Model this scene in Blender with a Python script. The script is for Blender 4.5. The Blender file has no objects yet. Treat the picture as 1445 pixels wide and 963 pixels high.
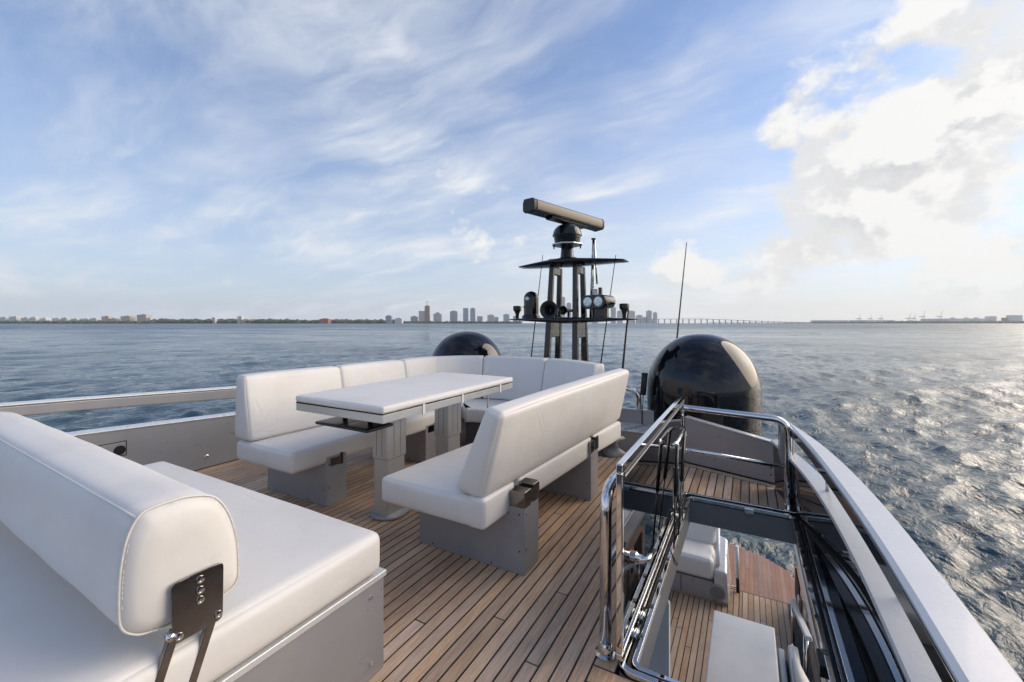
import bpy, bmesh, math, random
import numpy as np
from mathutils import Vector, Matrix
R = math.radians
random.seed(7); np.random.seed(7)
scene = bpy.context.scene
col = scene.collection

# ------------------------------------------------------------------ camera
CAM_H = 1.3
YAW = R(29.07)
cam_d = bpy.data.cameras.new('camera'); cam = bpy.data.objects.new('camera', cam_d); col.objects.link(cam)
cam.location = (0, 0, CAM_H); cam.rotation_euler = (R(90), 0, YAW)
cam_d.sensor_width = 36; cam_d.lens = 598/1445*36; cam_d.shift_y = -25.5/1445
cam_d.clip_start = 0.02; cam_d.clip_end = 60000
scene.camera = cam

# ------------------------------------------------------------------ light
SUN_AZ = R(49)      # measured from +Y (aft) towards +X (starboard side of the picture)
SUN_EL = R(25)
CIR_LOC = (19.3, -2.3, 0); CUM_LOC = (8.2, 8.8, .6)
sd = bpy.data.lights.new('sun', 'SUN'); sd.energy = 2.8; sd.angle = R(58); sd.color = (1.0, 0.82, 0.62)
sun = bpy.data.objects.new('sun', sd); col.objects.link(sun)
S = Vector((math.sin(SUN_AZ)*math.cos(SUN_EL), math.cos(SUN_AZ)*math.cos(SUN_EL), math.sin(SUN_EL)))
sun.rotation_euler = S.to_track_quat('Z', 'Y').to_euler()
scene.view_settings.view_transform = 'Standard'; scene.view_settings.look = 'None'
scene.view_settings.exposure = 0.27; scene.view_settings.gamma = 1.0
scene.view_settings.use_curve_mapping = False
scene.cycles.use_denoising = True
scene.cycles.max_bounces = 8; scene.cycles.transparent_max_bounces = 12
scene.cycles.sample_clamp_indirect = 4.0

# node helpers -----------------------------------------------------
class N:
    def __init__(s, nt): s.nt = nt
    def n(s, t, **k):
        x = s.nt.nodes.new(t)
        for a, b in k.items(): setattr(x, a, b)
        return x
    def put(s, sock, v):
        if isinstance(v, bpy.types.NodeSocket): s.nt.links.new(v, sock)
        elif v is not None: sock.default_value = v
    def m(s, op, a, b=None, c=None, clamp=False):
        x = s.n('ShaderNodeMath', operation=op); x.use_clamp = clamp
        s.put(x.inputs[0], a)
        if b is not None: s.put(x.inputs[1], b)
        if c is not None: s.put(x.inputs[2], c)
        return x.outputs[0]
    def vm(s, op, a, b=None):
        x = s.n('ShaderNodeVectorMath', operation=op); s.put(x.inputs[0], a)
        if b is not None: s.put(x.inputs[1], b)
        return x.outputs['Value'] if op in ('DOT_PRODUCT', 'LENGTH') else x.outputs[0]
    def scale(s, a, f):
        x = s.n('ShaderNodeVectorMath', operation='SCALE'); s.put(x.inputs[0], a); s.put(x.inputs[3], f); return x.outputs[0]
    def comb(s, a, b, c):
        x = s.n('ShaderNodeCombineXYZ'); s.put(x.inputs[0], a); s.put(x.inputs[1], b); s.put(x.inputs[2], c); return x.outputs[0]
    def sep(s, a):
        x = s.n('ShaderNodeSeparateXYZ'); s.put(x.inputs[0], a); return x.outputs
    def ss(s, v, a, b, lo=0., hi=1.):
        x = s.n('ShaderNodeMapRange', interpolation_type='SMOOTHSTEP'); s.put(x.inputs[0], v)
        for i, q in enumerate((a, b, lo, hi)): s.put(x.inputs[i+1], q)
        return x.outputs[0]
    def noise(s, vec, scale, detail=4., rough=.5, dist=0., lac=2.):
        x = s.n('ShaderNodeTexNoise'); s.put(x.inputs['Vector'], vec); s.put(x.inputs['Scale'], scale)
        s.put(x.inputs['Detail'], detail); s.put(x.inputs['Roughness'], rough); s.put(x.inputs['Distortion'], dist); s.put(x.inputs['Lacunarity'], lac)
        return x.outputs[0], x.outputs[1]
    def mix(s, f, a, b, t='RGBA', blend='MIX'):
        x = s.n('ShaderNodeMix', data_type=t); x.blend_type = blend
        s.put(x.inputs[0], f); i = {'RGBA': (6, 7, 2), 'FLOAT': (2, 3, 0), 'VECTOR': (4, 5, 1)}[t]
        s.put(x.inputs[i[0]], a); s.put(x.inputs[i[1]], b); return x.outputs[i[2]]
    def mapping(s, v, loc=(0, 0, 0), rot=(0, 0, 0), sc=(1, 1, 1)):
        x = s.n('ShaderNodeMapping'); s.put(x.inputs[0], v); x.inputs[1].default_value = loc; x.inputs[2].default_value = rot; x.inputs[3].default_value = sc
        return x.outputs[0]

# ------------------------------------------------------------------ sky (world)
w = bpy.data.worlds.new('World'); scene.world = w; w.use_nodes = True
g = N(w.node_tree); w.node_tree.nodes.clear()
out = g.n('ShaderNodeOutputWorld'); bg = g.n('ShaderNodeBackground'); bg.inputs[1].default_value = 0.1
g.nt.links.new(bg.outputs[0], out.inputs[0])
sky = g.n('ShaderNodeTexSky', sky_type='NISHITA'); sky.sun_disc = False
sky.sun_elevation = SUN_EL; sky.sun_rotation = SUN_AZ; sky.air_density = 1.0; sky.dust_density = 0.8; sky.ozone_density = 2.5
D = g.n('ShaderNodeTexCoord').outputs['Generated']
dx, dy, dz = g.sep(D)
up = g.m('MAXIMUM', dz, 0.0)
el = g.m('ARCSINE', dz)
toward = g.vm('DOT_PRODUCT', D, tuple(S))                         # 1 at the sun
hz = g.m('POWER', g.m('SUBTRACT', 1.0, up, clamp=True), 2.6)       # milky air low over the sea
skyc = g.mix(1.0, sky.outputs[0], (0.90, 1.20, 1.55, 1), blend='MULTIPLY')
milk = g.mix(g.ss(toward, -.2, 0.85), (5.4, 5.9, 6.6, 1), (7.5, 7.3, 7.05, 1))
skyc = g.mix(g.m('MULTIPLY', hz, 0.92), skyc, milk)
# high cirrus: combed streaks and soft veils on a flat layer
inv = g.m('DIVIDE', 1.0, g.m('ADD', up, 0.20))
P = g.comb(g.m('MULTIPLY', dx, inv), g.m('MULTIPLY', dy, inv), 0.0)
_, wc = g.noise(P, 0.9, 4, .55)
Pw = g.vm('ADD', P, g.scale(g.vm('SUBTRACT', wc, (.5, .5, .5)), .62))
def streak(rot, sc, scale, loc, lo, hi):
    f, _ = g.noise(g.mapping(Pw, loc=loc, rot=(0, 0, R(rot)), sc=sc), scale, 11, .61, .22); return g.ss(f, lo, hi)
c1 = streak(58, (.45, 1.7, 1), 1.5, (0, 0, 0), .40, .76)
c2 = streak(-8, (.40, 1.8, 1), 1.9, (3, 1, 0), .42, .78)
c3 = streak(28, (.8, 1.3, 1), 3.2, (7, 2, 0), .42, .80)
v0, _ = g.noise(g.mapping(P, loc=CIR_LOC), 0.75, 3, .55)
veil = g.ss(v0, .38, .68)
cir = g.m('ADD', g.m('MULTIPLY', c1, .95), g.m('ADD', g.m('MULTIPLY', c2, .85), g.m('MULTIPLY', c3, .5)))
cir = g.m('MULTIPLY', cir, g.m('ADD', .18, g.m('MULTIPLY', veil, .95)))
cirA = g.m('MULTIPLY', g.m('ADD', cir, g.m('MULTIPLY', veil, .10)), 0.97, clamp=True)
cirC = g.mix(g.ss(toward, -0.2, 0.9), (6.6, 7.0, 7.6, 1), (8.0, 8.0, 8.0, 1))
skyc = g.mix(cirA, skyc, cirC)
# cumulus: puffs low in the sky, thicker towards the sun
def cum(vec):
    a, _ = g.noise(vec, 6.2, 12, .58, .12)
    b, _ = g.noise(g.vm('ADD', vec, (5.2, 1.3, 2.1)), 2.9, 2, .5)
    return g.m('ADD', g.m('MULTIPLY', a, .56), g.m('MULTIPLY', b, .44))
Q = g.vm('ADD', g.comb(dx, dy, g.m('MULTIPLY', dz, 1.3)), CUM_LOC)
Ls = Vector((S.x*.6, S.y*.6, S.z+.55)).normalized()*0.06
n0 = cum(Q); n1 = cum(g.vm('ADD', Q, tuple(Ls)))
cov = g.ss(toward, .46, .84, -.055, .088)
low = g.ss(el, R(17), R(36), 0., -.15)
d0 = g.m('ADD', g.m('ADD', n0, cov), low)
alpha = g.m('MULTIPLY', g.ss(d0, .525, .60), g.ss(el, R(0.5), R(6), .25, 1.))
shade = g.ss(g.m('SUBTRACT', n0, n1), -.03, .025)
thick = g.ss(d0, .58, .75)
cc = g.mix(g.m('MULTIPLY', g.m('SUBTRACT', 1., shade), g.m('ADD', .35, g.m('MULTIPLY', thick, .65))), (8.1, 8.0, 7.8, 1), (4.4, 4.5, 4.7, 1))
cc = g.mix(g.m('MULTIPLY', hz, .18), cc, milk)
skyc = g.mix(g.m('MULTIPLY', alpha, .95), skyc, cc)
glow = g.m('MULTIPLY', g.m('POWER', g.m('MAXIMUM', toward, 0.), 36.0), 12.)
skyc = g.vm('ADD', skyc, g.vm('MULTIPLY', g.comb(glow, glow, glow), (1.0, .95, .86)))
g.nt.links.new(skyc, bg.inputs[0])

# ------------------------------------------------------------------ materials
def newmat(name):
    m = bpy.data.materials.new(name); m.use_nodes = True; nt = m.node_tree; nt.nodes.clear()
    k = N(nt); o = k.n('ShaderNodeOutputMaterial'); return m, k, o
def princ(name, base, rough=.5, metal=0., bump=None, var=.0, vscale=6., coat=0., rvar=0., spec=.5, rand=0.):
    m, k, o = newmat(name); b = k.n('ShaderNodeBsdfPrincipled'); k.nt.links.new(b.outputs[0], o.inputs[0])
    geo = k.n('ShaderNodeNewGeometry').outputs['Position']
    c = base if len(base) == 4 else (*base, 1)
    csock = c
    if var:
        f, _ = k.noise(geo, vscale, 6, .6)
        csock = k.mix(k.ss(f, .3, .7), tuple(x*(1-var) for x in c[:3])+(1,), tuple(min(1, x*(1+var)) for x in c[:3])+(1,))
    if rand:
        r = k.n('ShaderNodeObjectInfo').outputs['Random']
        hsv = k.n('ShaderNodeHueSaturation'); k.put(hsv.inputs['Color'], csock); k.put(hsv.inputs['Value'], k.m('ADD', 1-rand, k.m('MULTIPLY', r, 2*rand))); csock = hsv.outputs[0]
    k.put(b.inputs['Base Color'], csock)
    if rvar:
        f, _ = k.noise(geo, 9., 5, .6); k.put(b.inputs['Roughness'], k.ss(f, .3, .75, max(.01, rough-rvar), rough+rvar))
    else: b.inputs['Roughness'].default_value = rough
    b.inputs['Metallic'].default_value = metal; b.inputs['Coat Weight'].default_value = coat; b.inputs['Coat Roughness'].default_value = .04
    b.inputs['Specular IOR Level'].default_value = spec
    if bump:
        f, _ = k.noise(geo, bump[0], 3, .5); bp = k.n('ShaderNodeBump'); bp.inputs['Strength'].default_value = bump[1]; bp.inputs['Distance'].default_value = bump[2]
        k.put(bp.inputs['Height'], f); k.put(b.inputs['Normal'], bp.outputs[0])
    return m
def vinyl():
    m, k, o = newmat('white_vinyl'); b = k.n('ShaderNodeBsdfPrincipled'); k.nt.links.new(b.outputs[0], o.inputs[0])
    geo = k.n('ShaderNodeNewGeometry').outputs['Position']
    f, _ = k.noise(geo, 3.0, 6, .62); f2, _ = k.noise(geo, 22., 4, .6)
    c = k.mix(k.ss(f, .42, .75), (.70, .685, .66, 1), (.65, .63, .60, 1))
    c = k.mix(k.m('MULTIPLY', k.ss(f2, .60, .78), .25), c, (.62, .585, .53, 1))
    k.put(b.inputs['Base Color'], c); b.inputs['Roughness'].default_value = .46
    h1, _ = k.noise(geo, 700., 2, .5); h2, _ = k.noise(k.mapping(geo, sc=(1, 1, 1.4)), 7., 3, .5, .1)
    w1, _ = k.noise(geo, 3.4, 3, .5, .9); w2, _ = k.noise(k.vm('ADD', geo, (4.3, 1.7, 2.2)), 1.7, 2, .5)
    crease = k.m('MULTIPLY', k.ss(k.m('ABSOLUTE', k.m('SUBTRACT', w1, .5)), 0., .035, 1., 0.), k.ss(w2, .50, .66))
    h = k.m('ADD', k.m('ADD', k.m('MULTIPLY', h1, .0004), k.m('MULTIPLY', h2, .0045)), k.m('MULTIPLY', crease, -.0020))
    bp = k.n('ShaderNodeBump'); bp.inputs['Strength'].default_value = .55; bp.inputs['Distance'].default_value = 1.0
    k.put(bp.inputs['Height'], h); k.put(b.inputs['Normal'], bp.outputs[0]); return m
def teak(name, c_lo, c_hi, spread=.55):
    m, k, o = newmat(name); b = k.n('ShaderNodeBsdfPrincipled'); k.nt.links.new(b.outputs[0], o.inputs[0])
    geo = k.n('ShaderNodeNewGeometry').outputs['Position']; rnd = k.n('ShaderNodeObjectInfo').outputs['Random']
    off = k.vm('ADD', geo, k.comb(k.m('MULTIPLY', rnd, 31.), k.m('MULTIPLY', rnd, 17.), 0))
    gr, _ = k.noise(k.mapping(off, sc=(1, .035, 1)), 190., 5, .62)
    bl, _ = k.noise(k.mapping(geo, sc=(1, .45, 1)), 2.6, 5, .6)
    fi, _ = k.noise(k.mapping(off, sc=(1, .10, 1)), 620., 2, .5)
    t = k.m('ADD', k.m('MULTIPLY', gr, .42), k.m('ADD', k.m('MULTIPLY', bl, .48), k.m('MULTIPLY', fi, .12)))
    c = k.mix(k.ss(t, .33, .70), (*c_lo, 1), (*c_hi, 1))
    hsv = k.n('ShaderNodeHueSaturation'); k.put(hsv.inputs['Color'], c)
    k.put(hsv.inputs['Value'], k.m('ADD', 1-spread/2, k.m('MULTIPLY', rnd, spread)))
    r2 = k.m('FRACT', k.m('MULTIPLY', rnd, 7.31)); k.put(hsv.inputs['Saturation'], k.m('ADD', .84, k.m('MULTIPLY', r2, .32)))
    k.put(b.inputs['Base Color'], hsv.outputs[0]); k.put(b.inputs['Roughness'], k.ss(bl, .3, .7, .52, .72))
    bp = k.n('ShaderNodeBump'); bp.inputs['Strength'].default_value = .35; bp.inputs['Distance'].default_value = .002
    k.put(bp.inputs['Height'], k.m('ADD', gr, k.m('MULTIPLY', fi, .5))); k.put(b.inputs['Normal'], bp.outputs[0]); return m
def tinted_glass(name, tint, ior=1.9):
    m, k, o = newmat(name); t = k.n('ShaderNodeBsdfTransparent'); t.inputs[0].default_value = (*tint, 1)
    gl = k.n('ShaderNodeBsdfGlossy'); gl.inputs[0].default_value = (.95, .95, .95, 1); gl.inputs['Roughness'].default_value = .012
    fr = k.n('ShaderNodeFresnel'); fr.inputs[0].default_value = ior
    mx = k.n('ShaderNodeMixShader'); k.put(mx.inputs[0], fr.outputs[0]); k.put(mx.inputs[1], t.outputs[0]); k.put(mx.inputs[2], gl.outputs[0])
    k.nt.links.new(mx.outputs[0], o.inputs[0]); return m
def sea_mat():
    m, k, o = newmat('sea_water'); b = k.n('ShaderNodeBsdfPrincipled'); k.nt.links.new(b.outputs[0], o.inputs[0])
    geo = k.n('ShaderNodeNewGeometry').outputs['Position']
    b.inputs['Base Color'].default_value = (.010, .042, .066, 1); b.inputs['IOR'].default_value = 1.333
    
    r_ = k.vm('LENGTH', geo); pat, _ = k.noise(k.mapping(geo, rot=(0, 0, R(-20)), sc=(.35, 1, 1)), .03, 4, .55)
    k.put(b.inputs['Roughness'], k.m('ADD', k.ss(r_, 15., 600., .05, .28), k.ss(pat, .38, .66, -.04, .09)))   # waves too small for the mesh far out
    rip = k.mapping(geo, rot=(0, 0, R(30)), sc=(1.0, .6, 1))
    h1, _ = k.noise(rip, 2.4, 5, .62, .6); h2, _ = k.noise(rip, 9., 3, .6, .4)
    h3, _ = k.noise(k.mapping(geo, rot=(0, 0, R(30)), sc=(1., .55, 1)), .42, 5, .6, .3)
    h4, _ = k.noise(k.mapping(geo, rot=(0, 0, R(24)), sc=(1., .45, 1)), .11, 4, .6, .2)
    h1 = k.m('ADD', h1, k.m('MULTIPLY', h4, 2.8))
    h = k.m('ADD', k.m('ADD', k.m('MULTIPLY', h1, .105), k.m('MULTIPLY', h3, .36)), k.m('MULTIPLY', h2, .018))
    bp = k.n('ShaderNodeBump'); bp.inputs['Strength'].default_value = 1.; bp.inputs['Distance'].default_value = 1.
    k.put(bp.inputs['Height'], h); k.put(b.inputs['Normal'], bp.outputs[0]); return m

M = dict(
    vinyl=vinyl(),
    thread=princ('seam_thread', (.70, .68, .64), .7),
    teak=teak('weathered_teak', (.32, .205, .132), (.80, .575, .40), .36),
    teak_wet=teak('oiled_teak', (.30, .20, .13), (.58, .42, .29), .28),
    teak_red=teak('red_teak', (.22, .115, .08), (.40, .23, .16), .25),
    caulk=princ('black_caulk', (.012, .012, .013), .55),
    silver=princ('silver_paint', (.33, .335, .35), .32, .25, var=.04, vscale=3., rvar=.05, coat=.3),
    silver_lt=princ('pale_silver_paint', (.62, .63, .64), .28, .25, var=.03, vscale=3., rvar=.06, coat=.5),
    grey_ped=princ('grey_powder_coat', (.33, .335, .35), .36, .2, var=.06, vscale=5., rvar=.08, bump=(300, .1, .001)),
    alu=princ('brushed_aluminium', (.62, .62, .60), .36, .65, var=.03, vscale=3., rvar=.03),
    chrome=princ('polished_steel', (.72, .71, .70), .06, 1., rvar=.03),
    chrome_d=princ('dull_steel', (.26, .25, .24), .10, 1., var=.12, vscale=20., rvar=.05),
    bronze=princ('gunmetal_paint', (.028, .027, .026), .24, .4, var=.06, vscale=5., coat=.25),
    black=princ('black_gloss', (.007, .008, .010), .07, 0., coat=0., spec=.5),
    mirror=princ('black_mirror', (.030, .028, .027), .012, 0., spec=.6),
    dome=princ('black_gelcoat', (.006, .007, .010), .03, 0., coat=0., spec=.5, rvar=.01),
    blackm=princ('black_plastic', (.012, .012, .013), .38),
    rubber=princ('rubber', (.02, .02, .021), .7),
    white=princ('white_gelcoat', (.66, .67, .685), .30, 0., var=.03, vscale=4., coat=.15, rvar=.05),
    grey_panel=princ('grey_moulding', (.50, .52, .545), .35, 0., var=.06, vscale=3., coat=.2),
    well=princ('well_grey', (.24, .24, .25), .4),
    darkpanel=princ('dark_grey_panel', (.075, .075, .08), .35),
    brown=princ('brown_gloss_panel', (.22, .16, .125), .08, 0., coat=1., var=.15, vscale=2.),
    glass=tinted_glass('smoked_glass', (.42, .41, .40)),
    bglass=tinted_glass('brown_glass', (.30, .25, .21)),
    lens=princ('lamp_lens', (.55, .66, .70), .06, .6),
    cloth=princ('grey_canvas', (.30, .32, .35), .8, bump=(60, .5, .01)),
    champagne=princ('champagne_metal', (.06, .057, .052), .30, .8),
    sea=sea_mat(),
    grille=princ('speaker_grille', (.20, .20, .20), .6, bump=(900, .6, .002)),
    foliage=princ('far_foliage', (.055, .085, .045), .8, var=.5, vscale=.02),
    sand=princ('shore_ground', (.22, .20, .16), .9, var=.3, vscale=.01),
    tan=princ('tan_wall', (.50, .42, .34), .7, rand=.1), pale=princ('pale_wall', (.62, .61, .58), .7, rand=.12),
    towr=princ('tower_glass', (.30, .37, .42), .3, var=.0, rand=.25), tower2=princ('tower_concrete', (.46, .47, .47), .6, rand=.15),
    rust=princ('raw_concrete_red', (.28, .17, .13), .8), slab=princ('floor_band', (.52, .54, .55), .6),
    roofred=princ('red_roof', (.35, .14, .09), .7), concrete=princ('bridge_concrete', (.33, .34, .35), .8), crane=princ('crane_steel', (.34, .37, .40), .6),
    orange=princ('orange_paint', (.50, .16, .06), .6),
)

# ------------------------------------------------------------------ geometry helpers
def put(o, parent):
    col.objects.link(o)
    if parent is not None:
        o.parent = parent
        L = Vector(parent.get('_base', (0, 0, 0)))
        o.matrix_parent_inverse = Matrix.Translation(-L)
    return o
def tag(o, label=None, cat=None, group=None, kind=None):
    if label: o['label'] = label
    if cat: o['category'] = cat
    if group: o['group'] = group
    if kind: o['kind'] = kind
    return o
def thing(name, label, cat, base=(0, 0, 0), group=None):
    o = bpy.data.objects.new(name, None); col.objects.link(o); o.location = base; o.empty_display_size = .05
    o['_base'] = tuple(base); return tag(o, label, cat, group)
def mk(name, V, F, mat, parent=None, smooth=False, bevel=0., seg=2):
    me = bpy.data.meshes.new(name); me.from_pydata([tuple(v) for v in V], [], [tuple(f) for f in F]); me.update()
    bm = bmesh.new(); bm.from_mesh(me); bmesh.ops.recalc_face_normals(bm, faces=bm.faces); bm.to_mesh(me); bm.free()
    me.materials.append(M[mat] if isinstance(mat, str) else mat)
    if smooth: me.polygons.foreach_set('use_smooth', [True]*len(me.polygons))
    o = bpy.data.objects.new(name, me)
    if bevel:
        b = o.modifiers.new('bevel', 'BEVEL'); b.width = bevel; b.segments = seg; b.limit_method = 'ANGLE'; b.angle_limit = R(35)
        me.polygons.foreach_set('use_smooth', [True]*len(me.polygons)); b.harden_normals = True
    return put(o, parent)
BF = [(0, 3, 2, 1), (4, 5, 6, 7), (0, 1, 5, 4), (1, 2, 6, 5), (2, 3, 7, 6), (3, 0, 4, 7)]
class MB:
    def __init__(s): s.V = []; s.F = []
    def add(s, V, F):
        n = len(s.V); s.V += [tuple(v) for v in V]; s.F += [tuple(i+n for i in f) for f in F]; return s
    def box(s, x0, x1, y0, y1, z0, z1):
        return s.add([(x0, y0, z0), (x1, y0, z0), (x1, y1, z0), (x0, y1, z0), (x0, y0, z1), (x1, y0, z1), (x1, y1, z1), (x0, y1, z1)], BF)
    def prism(s, poly, z0, z1):
        n = len(poly); V = [(x, y, z0) for x, y in poly]+[(x, y, z1) for x, y in poly]
        return s.add(V, [tuple(range(n-1, -1, -1)), tuple(range(n, 2*n))]+[(i, (i+1) % n, (i+1) % n+n, i+n) for i in range(n)])
    def build(s, name, mat, parent=None, **k): return mk(name, s.V, s.F, mat, parent, **k)
def box(name, x0, x1, y0, y1, z0, z1, mat, parent=None, bevel=.004, **k):
    return MB().box(x0, x1, y0, y1, z0, z1).build(name, mat, parent, bevel=bevel, **k)
def cr(pts, sub=8, closed=False):
    P = [Vector(p) for p in pts]; n = len(P); o = []
    for i in range(n if closed else n-1):
        g_ = lambda j: P[j % n] if closed else P[max(0, min(n-1, j))]
        a, b, c, d = g_(i-1), g_(i), g_(i+1), g_(i+2)
        for t in np.linspace(0, 1, sub, endpoint=False).tolist():
            o.append(.5*((2*b)+(c-a)*t+(2*a-5*b+4*c-d)*t*t+(3*b-a-3*c+d)*t**3))
    if not closed: o.append(P[-1])
    return o
def arc_path(pts, rad=.06, n=7):
    """polyline with rounded corners"""
    P = [Vector(p) for p in pts]; o = [P[0]]
    for a, b, c in zip(P, P[1:], P[2:]):
        u = (a-b); v = (c-b); r = min(rad, u.length*.49, v.length*.49); u.normalize(); v.normalize()
        p0, p1 = b+u*r, b+v*r
        for t in np.linspace(0, 1, n).tolist(): o.append((1-t)**2*p0+2*t*(1-t)*b+t*t*p1)
    o.append(P[-1]); return o
def tubeVF(pts, r, seg=10, closed=False, cap=True):
    P = [Vector(p) for p in pts]; n = len(P); V = []; F = []; up_ = None
    rr = r if hasattr(r, '__len__') else [r]*n
    for i, p in enumerate(P):
        t = (P[(i+1) % n]-P[i-1]) if closed else (P[min(i+1, n-1)]-P[max(i-1, 0)])
        t.normalize()
        if up_ is None:
            up_ = Vector((0, 0, 1)) if abs(t.z) < .9 else Vector((1, 0, 0))
        s_ = t.cross(up_).normalized(); up_ = s_.cross(t).normalized()
        for k in range(seg):
            a = 2*math.pi*k/seg; V.append(p+(s_*math.cos(a)+up_*math.sin(a))*rr[i])
    for i in range(n if closed else n-1):
        for k in range(seg):
            F.append((i*seg+k, i*seg+(k+1) % seg, ((i+1) % n)*seg+(k+1) % seg, ((i+1) % n)*seg+k))
    if cap and not closed: F += [tuple(range(seg-1, -1, -1)), tuple(range((n-1)*seg, n*seg))]
    return V, F
def tube(name, pts, r, mat, parent=None, seg=12, closed=False):
    V, F = tubeVF(pts, r, seg, closed); return mk(name, V, F, mat, parent, smooth=True)
def lathe(name, prof, mat, parent=None, c=(0, 0, 0), seg=40, axis=None):
    V = []; F = []
    for (r, z) in prof:
        for k in range(seg):
            a = 2*math.pi*k/seg; V.append(Vector((r*math.cos(a), r*math.sin(a), z)))
    for i in range(len(prof)-1):
        for k in range(seg): F.append((i*seg+k, i*seg+(k+1) % seg, (i+1)*seg+(k+1) % seg, (i+1)*seg+k))
    F += [tuple(range(seg-1, -1, -1)), tuple(range((len(prof)-1)*seg, len(prof)*seg))]
    if axis is not None:
        q = Vector((0, 0, 1)).rotation_difference(Vector(axis)); V = [q @ v for v in V]
    o = mk(name, [v+Vector(c) for v in V], F, mat, parent, smooth=True)
    b = o.modifiers.new('es', 'EDGE_SPLIT'); b.split_angle = R(40); return o
def params(l, r, n):
    e = min(.5, r/l) if l > 0 else .2
    a = [e*(1-math.cos(math.pi/2*t/4)) for t in range(5)]
    m_ = list(np.linspace(e, 1-e, n+2)[1:-1])
    return a+m_+[1-x for x in a[::-1]]
def cushion(name, C, r=.03, puff=.012, mat='vinyl', parent=None, n=(8, 12, 2), wr=.0025):
    """soft hexahedron; C[ix][iy][iz] corner points"""
    C = [[[Vector(C[i][j][k]) for k in (0, 1)] for j in (0, 1)] for i in (0, 1)]
    L = [sum((C[1][j][k]-C[0][j][k]).length for j in (0, 1) for k in (0, 1))/4,
         sum((C[i][1][k]-C[i][0][k]).length for i in (0, 1) for k in (0, 1))/4,
         sum((C[i][j][1]-C[i][j][0]).length for i in (0, 1) for j in (0, 1))/4]
    U = [params(L[a], r, n[a]) for a in range(3)]
    idx = {}; V = []; F = []; ph = random.random()*9
    def vert(i, j, k):
        if (i, j, k) in idx: return idx[(i, j, k)]
        u = [U[0][i], U[1][j], U[2][k]]; p = [u[a]*L[a] for a in range(3)]
        q = [min(max(p[a], min(r, L[a]/2)), L[a]-min(r, L[a]/2)) for a in range(3)]
        d = Vector([p[a]-q[a] for a in range(3)])
        if d.length > 1e-9: d = d.normalized()*min(r, min(L)/2)
        ext = [0 if (i in (0, len(U[0])-1)) else 1, 0 if j in (0, len(U[1])-1) else 1, 0 if k in (0, len(U[2])-1) else 1]
        b = [16*0, 0, 0]; w_ = [4*x*(1-x) for x in u]; off = [0, 0, 0]
        for a in range(3):
            o1, o2 = [x for x in range(3) if x != a]; m_ = (w_[o1]*w_[o2])**.45*puff
            off[a] = m_*(2*u[a]-1)
        p2 = [q[a]+d[a]+off[a]+wr*math.sin(9*p[(a+1) % 3]+ph+5*p[(a+2) % 3])*w_[a]**.2*.6 for a in range(3)]
        s = [p2[a]/L[a] for a in range(3)]
        P_ = Vector((0, 0, 0))
        for a in (0, 1):
            for b_ in (0, 1):
                for c_ in (0, 1):
                    P_ += C[a][b_][c_]*((s[0] if a else 1-s[0])*(s[1] if b_ else 1-s[1])*(s[2] if c_ else 1-s[2]))
        idx[(i, j, k)] = len(V); V.append(P_); return idx[(i, j, k)]
    nx, ny, nz = [len(x)-1 for x in U]
    for i in range(nx):
        for j in range(ny):
            for k in (0, nz): F.append((vert(i, j, k), vert(i+1, j, k), vert(i+1, j+1, k), vert(i, j+1, k)))
    for i in range(nx):
        for k in range(nz):
            for j in (0, ny): F.append((vert(i, j, k), vert(i+1, j, k), vert(i+1, j, k+1), vert(i, j, k+1)))
    for j in range(ny):
        for k in range(nz):
            for i in (0, nx): F.append((vert(i, j, k), vert(i, j+1, k), vert(i, j+1, k+1), vert(i, j, k+1)))
    return mk(name, V, F, mat, parent, smooth=True)
def hexa(x0, x1, y0, y1, z0, z1):
    return [[[(x, y, z) for z in (z0, z1)] for y in (y0, y1)] for x in (x0, x1)]

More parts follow.
